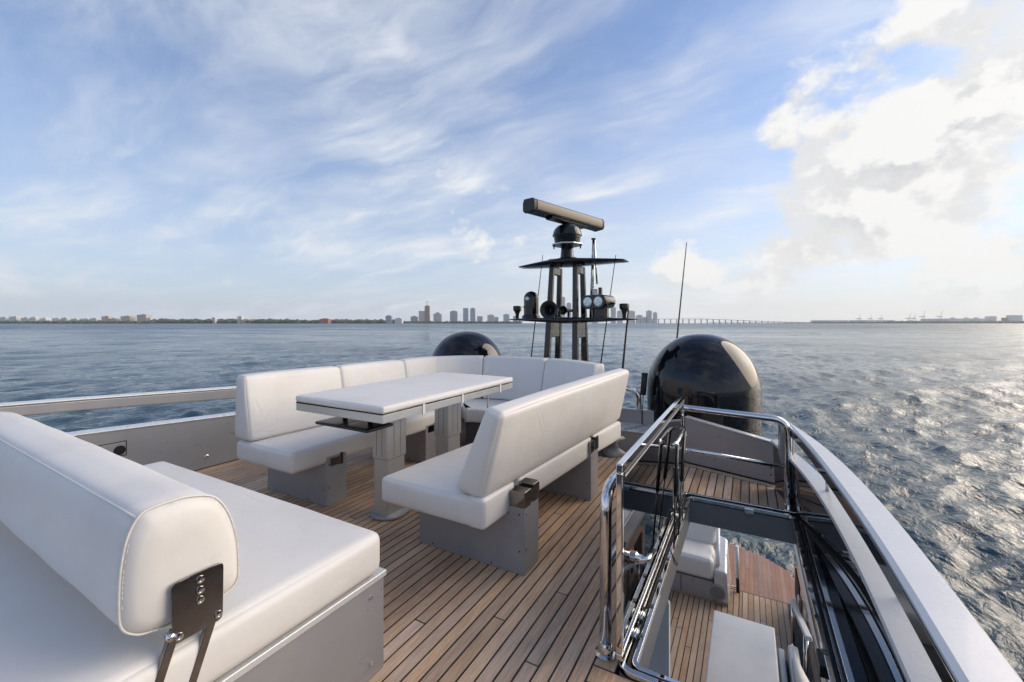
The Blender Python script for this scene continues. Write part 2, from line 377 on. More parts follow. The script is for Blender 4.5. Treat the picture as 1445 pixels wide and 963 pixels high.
# ================================================================== THE SETTING
WATER = -3.6
def sea():
    rng = np.random.default_rng(3)
    ring = [1.5]
    while ring[-1] < 8800: ring.append(ring[-1]*1.0125+.0)
    ring = np.array(ring)
    c0 = math.pi/2+YAW                      # centre of the finely meshed sector
    a = np.concatenate([np.linspace(-R(64), R(64), 760), np.linspace(R(64), 2*math.pi-R(64), 90)[1:-1]])+c0
    RR, AA = np.meshgrid(ring, a, indexing='ij')
    X = RR*np.cos(AA); Y = RR*np.sin(AA); Z = np.zeros_like(X); DX = np.zeros_like(X); DY = np.zeros_like(X)
    cell = np.maximum(RR*.0125, RR*R(128)/760)
    wind = R(150)
    for i in range(110):
        lam = .26*math.exp(rng.random()**1.25*3.0); k = 2*math.pi/lam
        th = wind+rng.normal()*R(34); kx, ky = math.cos(th)*k, math.sin(th)*k; ph = rng.random()*6.28
        amp = .0086*lam**.85*(.5+rng.random())*(1 if lam < 1.6 else (1.6/lam)**.9)
        fade = np.clip((lam/cell-1.5)/1.6, 0, 1)
        p = kx*X+ky*Y+ph
        Z += amp*fade*np.cos(p); q = .75*amp*fade*np.sin(p)
        DX -= q*math.cos(th); DY -= q*math.sin(th)
    for i in range(26):
        lam = 3.2*math.exp(rng.random()*1.5); k = 2*math.pi/lam; th = wind+rng.normal()*R(30); kx, ky = math.cos(th)*k, math.sin(th)*k; ph = rng.random()*6.28
        Z += .019/k*(.5+rng.random())*np.clip((lam/cell-1.3)/1.4, 0, 1)*np.cos(kx*X+ky*Y+ph)
    gust = .75+.35*np.sin(X*.021+1.3*np.sin(Y*.013))*np.sin(Y*.027+X*.009)
    Z *= gust; X = X+DX*gust; Y = Y+DY*gust
    nr, na = X.shape
    V = np.stack([X, Y, Z+WATER], -1).reshape(-1, 3)
    V = np.vstack([V, [[0, 0, WATER]]])
    i = np.arange(nr-1)[:, None]; j = np.arange(na)[None, :]; j2 = (j+1) % na
    F = np.stack([i*na+j, i*na+j2, (i+1)*na+j2, (i+1)*na+j], -1)
    F = np.stack([F[..., 0], F[..., 3], F[..., 2], F[..., 1]], -1).reshape(-1, 4)
    T = np.array([[nr*na, q, (q+1) % na] for q in range(na)])
    me = bpy.data.meshes.new('sea'); nv = len(V); nq = len(F); ntri = len(T)
    me.vertices.add(nv); me.vertices.foreach_set('co', V.ravel())
    me.loops.add(nq*4+ntri*3); me.loops.foreach_set('vertex_index', np.concatenate([F.ravel(), T.ravel()]).astype(np.int32))
    me.polygons.add(nq+ntri)
    me.polygons.foreach_set('loop_start', np.concatenate([np.arange(nq)*4, nq*4+np.arange(ntri)*3]).astype(np.int32))
    me.polygons.foreach_set('use_smooth', np.ones(nq+ntri, bool)); me.update(calc_edges=True); me.validate()
    me.materials.append(M['sea']); o = bpy.data.objects.new('sea', me); col.objects.link(o)
    tag(o, 'choppy blue green sea all round the yacht', kind='structure')
sea()

# ---- upper deck slab with the stair opening
HX0, HX1, HY0, HY1 = -.43, .34, 1.56, 3.45
deck = MB()
deck.box(-4.3, HX0, -1.6, 5.0, -.175, -.0025); deck.box(HX1, .47, -1.6, 4.35, -.175, -.0025)
deck.box(HX0, HX1, -1.6, HY0, -.175, -.0025); deck.box(HX0, HX1, HY1, 4.6, -.175, -.0025)
deck_o = tag(deck.build('flybridge_deck', 'caulk'), 'teak planked upper deck with black caulked seams', kind='structure')
apron = tag(MB().prism([(-4.2, 4.4), (.2, 4.4), (.02, 5.2), (-.4, 5.75), (-3.6, 5.75), (-4.0, 5.2)], -.30, -.18).build('overhang_shelf', 'silver_lt', bevel=.02), 'silver shelf behind the sofa carrying mast and domes', kind='structure')
unit = bpy.data.meshes.new('plank'); u_ = MB()
bmx = bmesh.new(); bmesh.ops.create_cube(bmx, size=1.0); bmx.to_mesh(unit); bmx.free(); unit.materials.append(M['teak'])
unit2 = unit.copy(); unit2.materials.clear(); unit2.materials.append(M['teak_wet'])
unit3 = unit.copy(); unit3.materials.clear(); unit3.materials.append(M['teak_red'])
def plank(parent, me, x0, x1, y0, y1, z, t=.012):
    o = bpy.data.objects.new('plank', me); col.objects.link(o)
    o.location = ((x0+x1)/2, (y0+y1)/2, z-t/2); o.scale = (x1-x0, y1-y0, t); o.parent = parent; return o
PW = .0585; GAP = .0088
def lay(parent, me, xa, xb, spans, z, lens=(1.0, 2.3), pw=PW, gap=GAP, seed=1):
    rnd = random.Random(seed); x = xa
    while x < xb-.01:
        x1 = min(x+pw, xb); xm = (x+x1)/2
        for (y0, y1) in spans(x+.004, x1-.004):
            y = y0; first = True
            while y < y1-.02:
                l = rnd.uniform(*lens)*(rnd.random() if first else 1); l = max(l, .18); first = False
                e = y+l
                if y1-e < .25: e = y1
                plank(parent, me, x+gap/2, x1-gap/2, y+gap*.4, e-gap*.4, z); y = e
        x = x1
MARG = .085
def aft_line(x): return 3.985+(.24-x)*.323 if x > -.75 else (4.34 if x > -1.2 else 4.1)
def aft_of(x0, x1): return min(aft_line(x0), aft_line(x1))-.075
XM = HX0-MARG
lay(deck_o, unit, XM-64*PW, XM, lambda a, b: [(-.2 if a > -1.25 else .3, aft_of(a, b))], 0.0, (1.7, 3.6), seed=5)
lay(deck_o, unit, XM, .36, lambda a, b: [(HY1, aft_of(a, b))], 0.0, (2., 3.), seed=8)
lay(deck_o, unit, XM, .36, lambda a, b: [(-.2, HY0-MARG)], 0.0, (2., 3.), seed=9)
# margin boards round the opening and along the aft panel
plank(deck_o, unit, XM+.004, HX0-.004, HY0+.004, HY1-.004, .0)
plank(deck_o, unit, XM+.004, HX1, HY0-MARG+.004, HY0-.004, .0)
mbv = [(-.70, aft_line(-.70)-.072), (.30, aft_line(.30)-.072), (.30, aft_line(.30)-.006), (-.70, aft_line(-.70)-.006)]
MB().prism(mbv, -.01, .0015).build('margin_board', 'teak', deck_o)

# ---- lower cockpit floor, platform
LZ = -2.4
lf = tag(MB().box(-4.2, .62, -.5, 6.66, LZ-.25, LZ-.003).build('cockpit_floor', 'caulk'), 'lower teak cockpit floor seen through the stair opening', kind='structure')
lay(lf, unit2, -1.55, -.06, lambda a, b: [(3.0, 6.64)], LZ, (1.2, 2.4), pw=.066, gap=.011, seed=3)
lay(lf, unit2, -.06, .46, lambda a, b: [(4.2, 6.64)], LZ, (1.2, 2.4), pw=.066, gap=.008, seed=4)
PZ = -2.85
plat = [(-3.6, 6.68), (.55, 6.68), (.66, 7.4), (.70, 8.1), (.60, 8.45), (.30, 8.72), (-.2, 8.95), (-1.2, 9.15), (-2.6, 9.15), (-3.4, 8.8)]
pf = tag(MB().prism(plat, PZ-.22, PZ-.004).build('swim_platform', 'teak_red', bevel=.02), 'reddish teak swim platform at the stern above the water', kind='structure')
def platspan(a, b):
    xm = (a+b)/2
    if xm < -.2: return [(6.7, 8.93)]
    e = np.interp(xm, [-.2, .30, .60, .66], [8.93, 8.70, 8.42, 8.2]); s0 = 6.7 if xm < .5 else 7.4
    return [(s0, float(e))]
lay(pf, unit3, -.9, .62, platspan, PZ, (2.5, 3), pw=.062, gap=.003, seed=6)
hull = MB()
hull.box(.78, .98, -2, 6.9, WATER-.5, -1.72); hull.box(-4.65, -4.45, -2, 6.9, WATER-.5, -1.72); hull.box(-4.45, .78, 6.664, 6.9, WATER-.5, PZ-.03)
tag(hull.build('yacht_hull', 'white', bevel=.03), 'white hull sides and transom of the yacht below the decks', 'hull')

# ================================================================== SUNPAD (near sofa)
sp = thing('sunpad_sofa', 'large white cushioned sunpad on a silver box base with raised bolster', 'sofa', (-2.0, .2, 0))
box('base_panel', -2.86, -1.20, -1.4, 1.165, .0, .362, 'silver', sp, bevel=.006)
box('base_trim', -2.865, -1.193, -1.4, 1.172, .345, .368, 'silver_lt', sp, bevel=.004)
for (yy, zz) in ((1.10, .06), (1.10, .30)):
    lathe('screw', [(.002, .004), (.007, .004), (.008, 0)], 'chrome', sp, (-1.199, yy, zz), 12, (1, 0, 0))
cushion('seat_cushion', hexa(-2.90, -1.19, -1.4, 1.15, .372, .525), .034, .012, 'vinyl', sp, (16, 22, 2), .003)
tube('seam', arc_path([(-1.196, -1.2, .497), (-1.196, 1.135, .497), (-2.87, 1.142, .497)], .04), .0032, 'thread', sp, 6)
# bolster: profile (y,z) of its end, extruded towards -X
prof = [(0.427, 0.856), (0.448, 0.869), (0.496, 0.872), (0.535, 0.868), (0.585, 0.848), (0.619, 0.794), (0.639, 0.719), (0.644, 0.65), (0.642, 0.608), (0.622, 0.586), (0.58, 0.58), (0.52, 0.577), (0.448, 0.586), (0.419, 0.6), (0.4, 0.624), (0.395, 0.664), (0.397, 0.745), (0.408, 0.815)]
prof = [(p.x, p.y) for p in cr([(a, b, 0) for a, b in prof], 4, True)]
cyc = sum(p[0] for p in prof)/len(prof); czc = sum(p[1] for p in prof)/len(prof)
XE = -1.212; prof0 = prof[0]
def stitches(path, part, l=.0065, gap=.0045, r_=.0009):
    P_ = [Vector(p) for p in path]; V = []; F = []; d = 0.; nxt = 0.; acc = 0.
    for a, b_ in zip(P_, P_[1:]):
        L_ = (b_-a).length
        while nxt+l < acc+L_:
            if nxt >= acc:
                t0 = (nxt-acc)/L_; v, f = tubeVF([a.lerp(b_, t0), a.lerp(b_, t0+l/L_)], r_, 4); n = len(V); V += v; F += [tuple(i+n for i in q) for q in f]
            nxt += l+gap
        acc += L_
    o = mk('stitching', V, F, 'thread', None); o['kind'] = 'stuff'; o.parent = part; return o
V = []; F = []; n_ = len(prof)
xs = [XE+.026, XE+.022, XE+.012, XE]; sc_ = [.45, .78, .93, 1.0]
rows = [(x, s_) for x, s_ in zip(xs, sc_)]
for t in np.linspace(0, 1, 26)[1:]:
    rows.append((XE-t*1.75, 1.0))
rows += [(XE-1.77, .93), (XE-1.785, .6)]
for (x, s_) in rows:
    t = max(0, (XE-x)/1.75); lift = .030*t; bulge = 1+.03*math.sin(math.pi*min(1, t))+.006*math.sin(t*31)
    for (y, z) in prof:
        V.append((x, cyc+(y-cyc)*s_*bulge+.02*t, czc+(z-czc)*s_*bulge+lift))
for i in range(len(rows)-1):
    for k in range(n_): F.append((i*n_+k, i*n_+(k+1) % n_, (i+1)*n_+(k+1) % n_, (i+1)*n_+k))
F += [tuple(range(n_)), tuple(range((len(rows)-1)*n_, len(rows)*n_))]
bol = mk('bolster', V, F, 'vinyl', sp, smooth=True)
def subput(o, parent):      # a sub-part: world-built mesh under a world-built part
    o.parent = parent; o.matrix_parent_inverse = Matrix.Identity(4)
def sub(o, part):
    o.parent = part; o.matrix_parent_inverse = (Matrix.Translation(Vector(part.parent['_base'])) @ part.matrix_parent_inverse).inverted() if False else Matrix.Identity(4)
    return o
ring_ = [Vector((XE+.003, cyc+(y-cyc)*1.004, czc+(z-czc)*1.004)) for y, z in prof]
sub(tube('piping', ring_, .0028, 'vinyl', None, 8, True), bol)
ring2 = [Vector((XE-.010, cyc+(y-cyc)*1.0015, czc+(z-czc)*1.0015)) for y, z in prof]
stitches(ring2+ring2[:1], bol); stitches([Vector((XE+.013, cyc+(y-cyc)*.985, czc+(z-czc)*.985)) for y, z in prof+prof[:1]], bol)
for dy_, r_ in ((0.0, .0030), (.016, 0.)):
    pts = []
    for t in np.linspace(0, 1, 24):
        b_ = 1+.03*math.sin(math.pi*t)+.006*math.sin(t*31)
        y, z = (prof0[0]+dy_*.9, prof0[1]+dy_*.45); pts.append((XE-t*1.75, cyc+(y-cyc)*b_*1.002+.02*t, czc+(z-czc)*b_*1.002+.030*t))
    if r_: sub(tube('top_seam', pts, r_, 'vinyl', None, 6), bol)
    else: stitches([Vector(p)+Vector((0, 0, .0006)) for p in pts], bol)
# (stitches are small dashes of thread)
# steel plate and hinge arms on the bolster's end
def yzplate(poly, x0, x1):
    n = len(poly); return [(x0, y, z) for y, z in poly]+[(x1, y, z) for y, z in poly], [tuple(range(n-1, -1, -1)), tuple(range(n, 2*n))]+[(i, (i+1) % n, (i+1) % n+n, i+n) for i in range(n)]
XP = -1.172
pl = [(p.y, p.z) for p in arc_path([(0, .535, .690), (0, .476, .690), (0, .480, .545), (0, .588, .545), (0, .590, .690), (0, .535, .690)], .014, 5)]
V, F = yzplate(pl, XP-.006, XP); plate = mk('hinge_plate', V, F, 'chrome_d', sp, bevel=.0015)
for (y, z) in ((.536, .672), (.536, .646), (.536, .622), (.492, .560), (.577, .562)):
    sub(lathe('bolt', [(.0001, .002), (.004, .002), (.0045, .004), (.0085, .0035), (.0095, 0)], 'chrome', None, (XP+.0005, y, z), 16, (1, 0, 0)), plate)
for (ya, yb) in ((.490, .375), (.576, .455)):
    a = Vector((XP-.004, ya, .575)); b_ = Vector((XP-.004, yb, .235)); d = (b_-a).normalized(); nrm = Vector((0, -d.z, d.y))
    V = []
    for p in (a, b_):
        for sx in (-.018, -.002):
            for sn in (-.010, .010): V.append(p+Vector((sx, 0, 0))+nrm*sn)
    F = [(0, 1, 3, 2), (4, 6, 7, 5), (0, 4, 5, 1), (1, 5, 7, 3), (3, 7, 6, 2), (2, 6, 4, 0)]
    mk('hinge_arm', V, F, 'chrome_d', sp, bevel=.002)
tube('hinge_pin', [(XP-.02, .478, .566), (XP+.001, .478, .566)], .009, 'chrome', sp, 14)

# ================================================================== PEDESTAL (shared)
def pedestal(parent, dx_, dy_, top=.365, clip_h=.075, cw=.085):
    x0, x1, y0, y1 = -1.70+dx_, -1.0+dx_, 1.93+dy_, 2.10+dy_
    poly = [(x0, 0), (x1, 0), (x1, top), (x1-cw, top), (x1-cw-.01, .300), (x0, .300)]
    n = len(poly)
    V = [(x, y0, z) for x, z in poly]+[(x, y1, z) for x, z in poly]
    F = [tuple(range(n)), tuple(range(2*n-1, n-1, -1))]+[(i, (i+1) % n, (i+1) % n+n, i+n) for i in range(n)]
    p = mk('pedestal', V, F, 'grey_ped', parent, bevel=.004)
    zt = top+clip_h
    if not clip_h:      # flush bracket let into the cushion's front edge
        sub(box('clip', x1-.05, x1+.004, y0+.03, y0+.11, top-.075, top-.012, 'chrome_d', None, bevel=.004), p)
        sub(box('slot', x1-.05, x1+.003, y0+.115, y0+.14, top-.08, top+.004, 'rubber', None, bevel=.001), p)
    for (yb, yt, zz) in ((y0-.003, y0+.070, zt-.010), (y0+.100, y1+.003, zt))*(1 if clip_h else 0):
        sub(box('clip', x1-cw, x1+.004, yb, yt, top-.020, zz, 'chrome_d', None, bevel=.004), p)
    if clip_h: sub(box('slot', x1-cw, x1+.002, y0+.071, y0+.099, top-.012, zt-.02, 'rubber', None, bevel=.001), p)
    for (y, z) in ((y0+.02, top-.055), (y0+.02, .13)):
        sub(lathe('screw', [(.0005, .001), (.0045, .001), (.005, 0)], 'rubber', None, (x1+.0005, y, z), 10, (1, 0, 0)), p)
    for (x, z) in ((x1-.03, top-.055), (x1-.03, .12), (x1-.33, .20), (x0+.1, .018), (x1-.2, .018)):
        sub(lathe('screw', [(.0005, .001), (.0045, .001), (.005, 0)], 'rubber', None, (x, y0-.0005, z), 10, (0, -1, 0)), p)
    return p

# ================================================================== ISLAND BENCH
be = thing('bench_seat', 'freestanding white bench with leaning backrest on two grey pedestals', 'bench', (-1.45, 2.8, 0))
pedestal(be, 0, 0); pedestal(be, 0, 1.055)
def sx(y): return .145*max(0., (y-1.70)/1.93)**1.6
def hx(x0, x1, y0, y1, z0, z1):
    return [[[(x+sx(y), y, z) for z in (z0, z1)] for y in (y0, y1)] for x in (x0, x1)]
cushion('seat_cushion', hx(-1.785, -1.145, 1.70, 3.62, .304, .447), .028, .009, 'vinyl', be, (8, 20, 2))
for (y0, y1) in ((1.702, 1.995), (2.04, 3.05), (3.09, 3.65)):
    cushion('seat_edge_roll', hx(-1.20, -1.099, y0, y1, .304, .452), .018, .005, 'vinyl', be, (2, 8, 3), .001)
tube('seam', arc_path([(-1.20, 1.698, .424), (-1.77, 1.698, .427), (-1.77+sx(3.5), 3.5, .428)], .03), .0022, 'thread', be, 6)
nb = dict(bl=(-1.288, .4675), br=(-1.115, .440), tl=(-1.096, .900), tr=(-.999, .873))
fb = dict(bl=(-1.142, .469), br=(-.969, .4545), tl=(-.980, .9115), tr=(-.877, .895))
Y0, Y1 = 1.707, 3.672
C = [[[(nb['bl'][0], Y0, nb['bl'][1]), (nb['tl'][0], Y0, nb['tl'][1])], [(fb['bl'][0], Y1, fb['bl'][1]), (fb['tl'][0], Y1, fb['tl'][1])]],
     [[(nb['br'][0], Y0, nb['br'][1]), (nb['tr'][0], Y0, nb['tr'][1])], [(fb['br'][0], Y1, fb['br'][1]), (fb['tr'][0], Y1, fb['tr'][1])]]]
cushion('backrest', C, .034, .012, 'vinyl', be, (3, 22, 8), .003)

# ================================================================== U SOFA
us = thing('corner_sofa', 'white U shaped sofa running along the side and curving round the stern end', 'sofa', (-3.1, 3.2, 0))
pedestal(us, -1.594, .045, .352, 0, .10); pedestal(us, -1.594, 1.10, .352, 0, .10)
cushion('seat_cushion', hexa(-3.25, -2.603, 1.715, 2.73, .304, .448), .028, .009, 'vinyl', us, (8, 12, 2))
cushion('seat_cushion', hexa(-3.25, -2.603, 2.735, 3.70, .304, .448), .028, .009, 'vinyl', us, (8, 12, 2))
tube('seam', arc_path([(-3.23, 1.713, .426), (-2.615, 1.713, .426), (-2.600, 3.1, .428)], .03), .0022, 'thread', us, 6)
for y0, y1 in ((1.710, 2.49), (2.493, 3.23), (3.233, 3.76)):
    def lx(y): return (y-1.71)*.055
    C = [[[(-3.27+lx(y), y, .468), (-3.233+lx(y), y, .9235)] for y in (y0, y1)], [[(-3.062+lx(y), y, .458), (-3.131+lx(y), y, .917)] for y in (y0, y1)]]
    cushion('backrest_cushion', C, .026, .009, 'vinyl', us, (2, 10, 7), .002)
# curved stern run
arcp = cr([(a, b, 0) for a, b in [(-3.15, 3.725), (-2.93, 4.04), (-2.51, 4.235), (-1.955, 4.235), (-1.53, 4.125), (-1.15, 3.855)]], 12)
arcp = [Vector((p.x, p.y)) for p in arcp]
def arcseg(t0, t1, n=14):
    o = []
    m_ = len(arcp)-1
    for t in np.linspace(t0, t1, n):
        f = t*m_; i = min(int(f), m_-1); p = arcp[i].lerp(arcp[i+1], f-i)
        a, b_ = arcp[max(0, i-2)], arcp[min(m_, i+3)]; d = (b_-a).normalized(); o.append((p, Vector((d.y, -d.x))))   # inward = towards -Y
    return o
def sweep(name, sec, t0, t1, parent, r=.03):
    """sec: rounded section (inset, z) closed; ends closed by shrinking rings"""
    st = arcseg(t0, t1); m_ = len(sec); V = []; F = []
    ci = sum(q[0] for q in sec)/m_; cz = sum(q[1] for q in sec)/m_
    d0 = (st[1][0]-st[0][0]).normalized(); d1 = (st[-1][0]-st[-2][0]).normalized()
    rows = [(st[0][0]+d0*0, st[0][1], .80), (st[0][0]+d0*.004, st[0][1], .93), (st[0][0]+d0*.018, st[0][1], 1.)]+[(p, n, 1.) for p, n in st[1:-1]]+[(st[-1][0]-d1*.018, st[-1][1], 1.), (st[-1][0]-d1*.004, st[-1][1], .93), (st[-1][0], st[-1][1], .80)]
    for (p, nn, s_) in rows:
        for (i_, z) in sec:
            q = p+nn*(ci+(i_-ci)*s_); V.append((q.x, q.y, cz+(z-cz)*s_))
    for i in range(len(rows)-1):
        for k in range(m_): F.append((i*m_+k, i*m_+(k+1) % m_, (i+1)*m_+(k+1) % m_, (i+1)*m_+k))
    F += [tuple(range(m_)), tuple(range((len(rows)-1)*m_, len(rows)*m_))]
    return mk(name, V, F, 'vinyl', parent, smooth=True)
def rsec(pts, rad): 
    P_ = [(a, b, 0) for a, b in pts]; P_ = [tuple((np.array(P_[-1])+np.array(P_[0]))/2)]+P_+[tuple((np.array(P_[-1])+np.array(P_[0]))/2)]
    return [(p.x, p.y) for p in arc_path(P_, rad, 6)][:-1]
bsec = rsec([(.0, .45), (.218, .45), (.20, .606), (.125, .916), (.005, .9235)], .028)
for t0, t1 in ((.0, .325), (.327, .64), (.642, 1.0)): sweep('backrest_cushion', bsec, t0, t1, us)
ssec = rsec([(.10, .304), (.74, .304), (.74, .447), (.10, .447)], .028)
for t0, t1 in ((.12, .5), (.503, .88)): sweep('seat_cushion', ssec, t0, t1, us)
psec = [(.2, .0), (.65, .0), (.65, .303), (.2, .303)]
st = arcseg(.15, .86, 12); V = []; F = []
for p, nn in st:
    for i_, z in psec: q = p+nn*i_; V.append((q.x, q.y, z))
for i in range(len(st)-1):
    for k in range(4): F.append((i*4+k, i*4+(k+1) % 4, (i+1)*4+(k+1) % 4, (i+1)*4+k))
F += [(0, 1, 2, 3), tuple(range(len(V)-4, len(V)))]
mk('plinth', V, F, 'darkpanel', us)

# ================================================================== TABLE
tb = thing('dining_table', 'pale metal dining table with padded white cover on two telescopic legs', 'table', (-2.15, 2.47, 0))
TX0, TX1, TY0, TY1, TZ = -2.52, -1.757, 1.695, 3.17, .790
box('table_frame', TX0, TX1, TY0, TY1, TZ-.048, TZ, 'alu', tb, bevel=.003)
box('shadow_strip', TX0-.0008, TX1+.0008, TY0-.0008, TY1+.0008, TZ-.001, TZ+.0055, 'rubber', tb, bevel=0)
cov_ = cushion('padded_cover', hexa(TX0-.003, TX1+.003, TY0-.003, TY1+.003, TZ+.006, TZ+.046), .011, .009, 'vinyl', tb, (14, 22, 1), .004)
sub(tube('hem', arc_path([(TX0+.01, TY0-.0045, TZ+.018), (TX1+.0045, TY0-.0045, TZ+.018), (TX1+.0045, TY1-.01, TZ+.018)], .02), .003, 'thread', None, 6), cov_)
for yy in (2.02, 2.43, 2.95):
    sub(box('strap', TX1-.006, TX1+.0055, yy, yy+.022, TZ-.055, TZ+.03, 'vinyl', None, bevel=.002), cov_)
sub(tube('strap', [(TX1-.12, 2.95, TZ-.05), (TX1-.11, 2.955, TZ-.12), (TX1-.113, 2.95, TZ-.19)], .006, 'vinyl', None, 6), cov_)
for yy in (2.13, 2.78):
    lg = MB(); lg.box(-2.209, -2.081, yy-.084, yy+.084, .0, .45); lo = lg.build('leg', 'alu', tb, bevel=.012, seg=3)
    sub(box('sleeve', -2.217, -2.073, yy-.092, yy+.092, .385, TZ-.049, 'alu', None, bevel=.014, seg=3), lo)
    for gx in (-2.17, -2.12): sub(box('groove', gx-.0015, gx+.0015, yy-.0945, yy-.091, TZ-.38, TZ-.06, 'silver', None, bevel=0), lo)
    for gy in (-.03, .03): sub(box('groove', -2.0745, -2.0712, yy+gy-.0015, yy+gy+.0015, TZ-.38, TZ-.06, 'silver', None, bevel=0), lo)
    sub(lathe('foot_plate', [(.125, 0), (.13, .004), (.128, .012), (.1, .02), (.06, .022)], 'grey_ped', None, (-2.145, yy, .002), 28), lo)
for (x, y) in ((-2.37, 1.90), (-2.13, 1.90)):
    tr = cushion('cup_tray', hexa(x-.125, x+.125, y-.09, y+.13, .632, .652), .009, .0, 'blackm', tb, (4, 4, 1), 0)
    sub(tube('tray_stem', [(x, y+.05, .65), (x, y+.05, TZ-.0485)], .016, 'blackm', None, 10), tr)
box('tray_runner', -2.44, -1.98, 1.90, 1.96, TZ-.085, TZ-.0485, 'blackm', tb, bevel=.004)

# ================================================================== PORT COAMING
pc = thing('port_coaming', 'silver side wall with open handrail above along the far side of the deck', 'coaming', (-4.25, 1.5, 0))
def slope_box(name, x0, x1, ys, zl, zh, mat, parent, bevel=.006):
    V = []; F = []
    for y, a, b_ in zip(ys, zl, zh): V += [(x0, y, a), (x1, y, a), (x1, y, b_), (x0, y, b_)]
    for i in range(len(ys)-1):
        for k in range(4): F.append((i*4+k, i*4+(k+1) % 4, i*4+4+(k+1) % 4, i*4+4+k))
    F += [(0, 1, 2, 3), tuple(range(len(V)-4, len(V)))]
    return mk(name, V, F, mat, parent, bevel=bevel)
ys = [-1.2, .5, 1.2, 2.2, 3.2, 4.2]
slope_box('wall_panel', -4.36, -4.235, ys, [0.]*6, [.545, .512, .483, .428, .40, .36], 'silver', pc)
slope_box('wall_cap', -4.375, -4.225, ys, [.545, .512, .483, .428, .40, .36], [.556, .523, .494, .439, .411, .371], 'silver_lt', pc)
slope_box('handrail', -4.33, -4.225, ys, [.742, .698, .660, .588, .55, .50], [.810, .772, .738, .682, .645, .60], 'silver', pc, .012)
slope_box('handrail_cap', -4.345, -4.215, ys, [.810, .772, .738, .682, .645, .60], [.822, .784, .750, .694, .657, .612], 'silver_lt', pc, .005)
for yy, za, zb in ((-.6, .535, .78), (3.4, .40, .56)):
    box('stanchion', -4.31, -4.25, yy, yy+.12, za, zb, 'silver', pc, bevel=.01)
lt = box('latch', -4.236, -4.231, 1.13, 1.43, .27, .385, 'rubber', pc, bevel=.002)
sub(box('latch_plate', -4.2325, -4.228, 1.138, 1.422, .277, .378, 'silver', None, bevel=.002), lt)
sub(lathe('latch_button', [(.001, .006), (.035, .006), (.038, 0)], 'blackm', None, (-4.229, 1.385, .318), 20, (1, 0, 0)), lt)
lathe('fitting', [(.001, .004), (.012, .006), (.02, .003), (.022, 0)], 'chrome', pc, (-4.234, 1.99, .10), 18, (1, 0, 0))
box('kick_gap', -4.238, -4.232, -1.2, 4.1, .0005, .008, 'rubber', pc, bevel=0)

# ================================================================== STARBOARD COAMING
sc = thing('starboard_coaming', 'curving white rail and ledge over a black mirror-gloss side wall beside the stair opening', 'coaming', (.42, 2.2, 0))
YS = [-.8, .2, .8, 1.2, 1.6, 2.1, 2.5, 2.9, 3.2, 3.5, 3.72]
def curve_strip(name, secs, mat, parent, bevel=0., smooth=False, sub_=3):
    """secs: list of (y, [(x,z)...]) lofted along y"""
    Y_ = [s_[0] for s_ in secs]; m_ = len(secs[0][1]); yy = np.linspace(Y_[0], Y_[-1], 110); V = []; F = []
    for y in yy:
        for k in range(m_):
            V.append((np.interp(y, Y_, [s_[1][k][0] for s_ in secs]), y, np.interp(y, Y_, [s_[1][k][1] for s_ in secs])))
    for i in range(len(yy)-1):
        for k in range(m_): F.append((i*m_+k, i*m_+(k+1) % m_, (i+1)*m_+(k+1) % m_, (i+1)*m_+k))
    F += [tuple(range(m_)), tuple(range((len(yy)-1)*m_, len(yy)*m_))]
    o = mk(name, V, F, mat, parent, smooth=True); e_ = o.modifiers.new('es', 'EDGE_SPLIT'); e_.split_angle = R(18); return o
def smooth_curve(Y_, X_):
    yy = np.linspace(Y_[0], Y_[-1], 60); xx = np.interp(yy, Y_, X_); ker = np.ones(13)/13; ker = np.convolve(ker, np.ones(5)/5)
    xp = np.pad(xx, 8, mode='reflect', reflect_type='odd'); return yy, np.convolve(xp, ker, 'valid')
ly, lxi = smooth_curve([-.8, 1.2, 1.49, 1.79, 2.1, 2.41, 2.77, 3.1, 3.32, 3.6, 3.9], [.355, .368, .371, .374, .377, .365, .345, .315, .285, .235, .165])
_, lxo = smooth_curve([-.8, 1.2, 1.49, 1.98, 2.4, 2.82, 3.1, 3.3, 3.43, 3.6, 3.9], [.44, .452, .456, .46, .455, .435, .395, .355, .33, .29, .20])
ry, rxi = smooth_curve([-.8, 1.0, 1.28, 1.62, 2.16, 2.78, 3.15, 3.47, 3.75], [.352, .358, .365, .371, .351, .316, .287, .255, .222])
_, rxo = smooth_curve([-.8, 1.0, 1.42, 1.68, 2.15, 2.5, 2.83, 3.2, 3.56, 3.75], [.473, .477, .48, .48, .47, .448, .416, .352, .285, .245])
def zs(y): return float(np.interp(y, [-.8, 3.0, 3.8], [.600, .600, .585]))
wallS = [(y, [(x+.012+.02, -.16), (x+.006, .375), (x+.05, .375), (x+.08, -.16)]) for y, x in zip(ly, lxi)]
curve_strip('gloss_wall', wallS, 'mirror', sc)
curve_strip('ledge', [(y, [(a-.008, .366), (a-.004, .380), (b_, .392), (b_, .33), (a+.02, .352)]) for y, a, b_ in zip(ly, lxi, lxo)], 'white', sc, bevel=.004)
curve_strip('rail', [(y, [(a, zs(y)-.062), (a+.003, zs(y)-.010), (a+.016, zs(y)), (b_-.012, zs(y)+.002), (b_, zs(y)-.012), (b_, zs(y)-.06)]) for y, a, b_ in zip(ry, rxi, rxo)], 'white', sc, bevel=.004)
curve_strip('rail_strip', [(y, [(a-.0035, zs(y)-.060), (a-.0025, zs(y)-.018), (a+.002, zs(y)-.018), (a+.002, zs(y)-.060)]) for y, a in zip(ry, rxi)], 'black', sc)
for yy in (.3, 1.85, 2.85):
    x_ = float(np.interp(yy, ry, rxo)); tube('stanchion', [(x_-.022, yy, .37), (x_-.02, yy, .555)], .011, 'chrome', sc, 10)
box('end_bracket', .20, .285, 3.50, 3.78, .30, .56, 'silver', sc, bevel=.03)

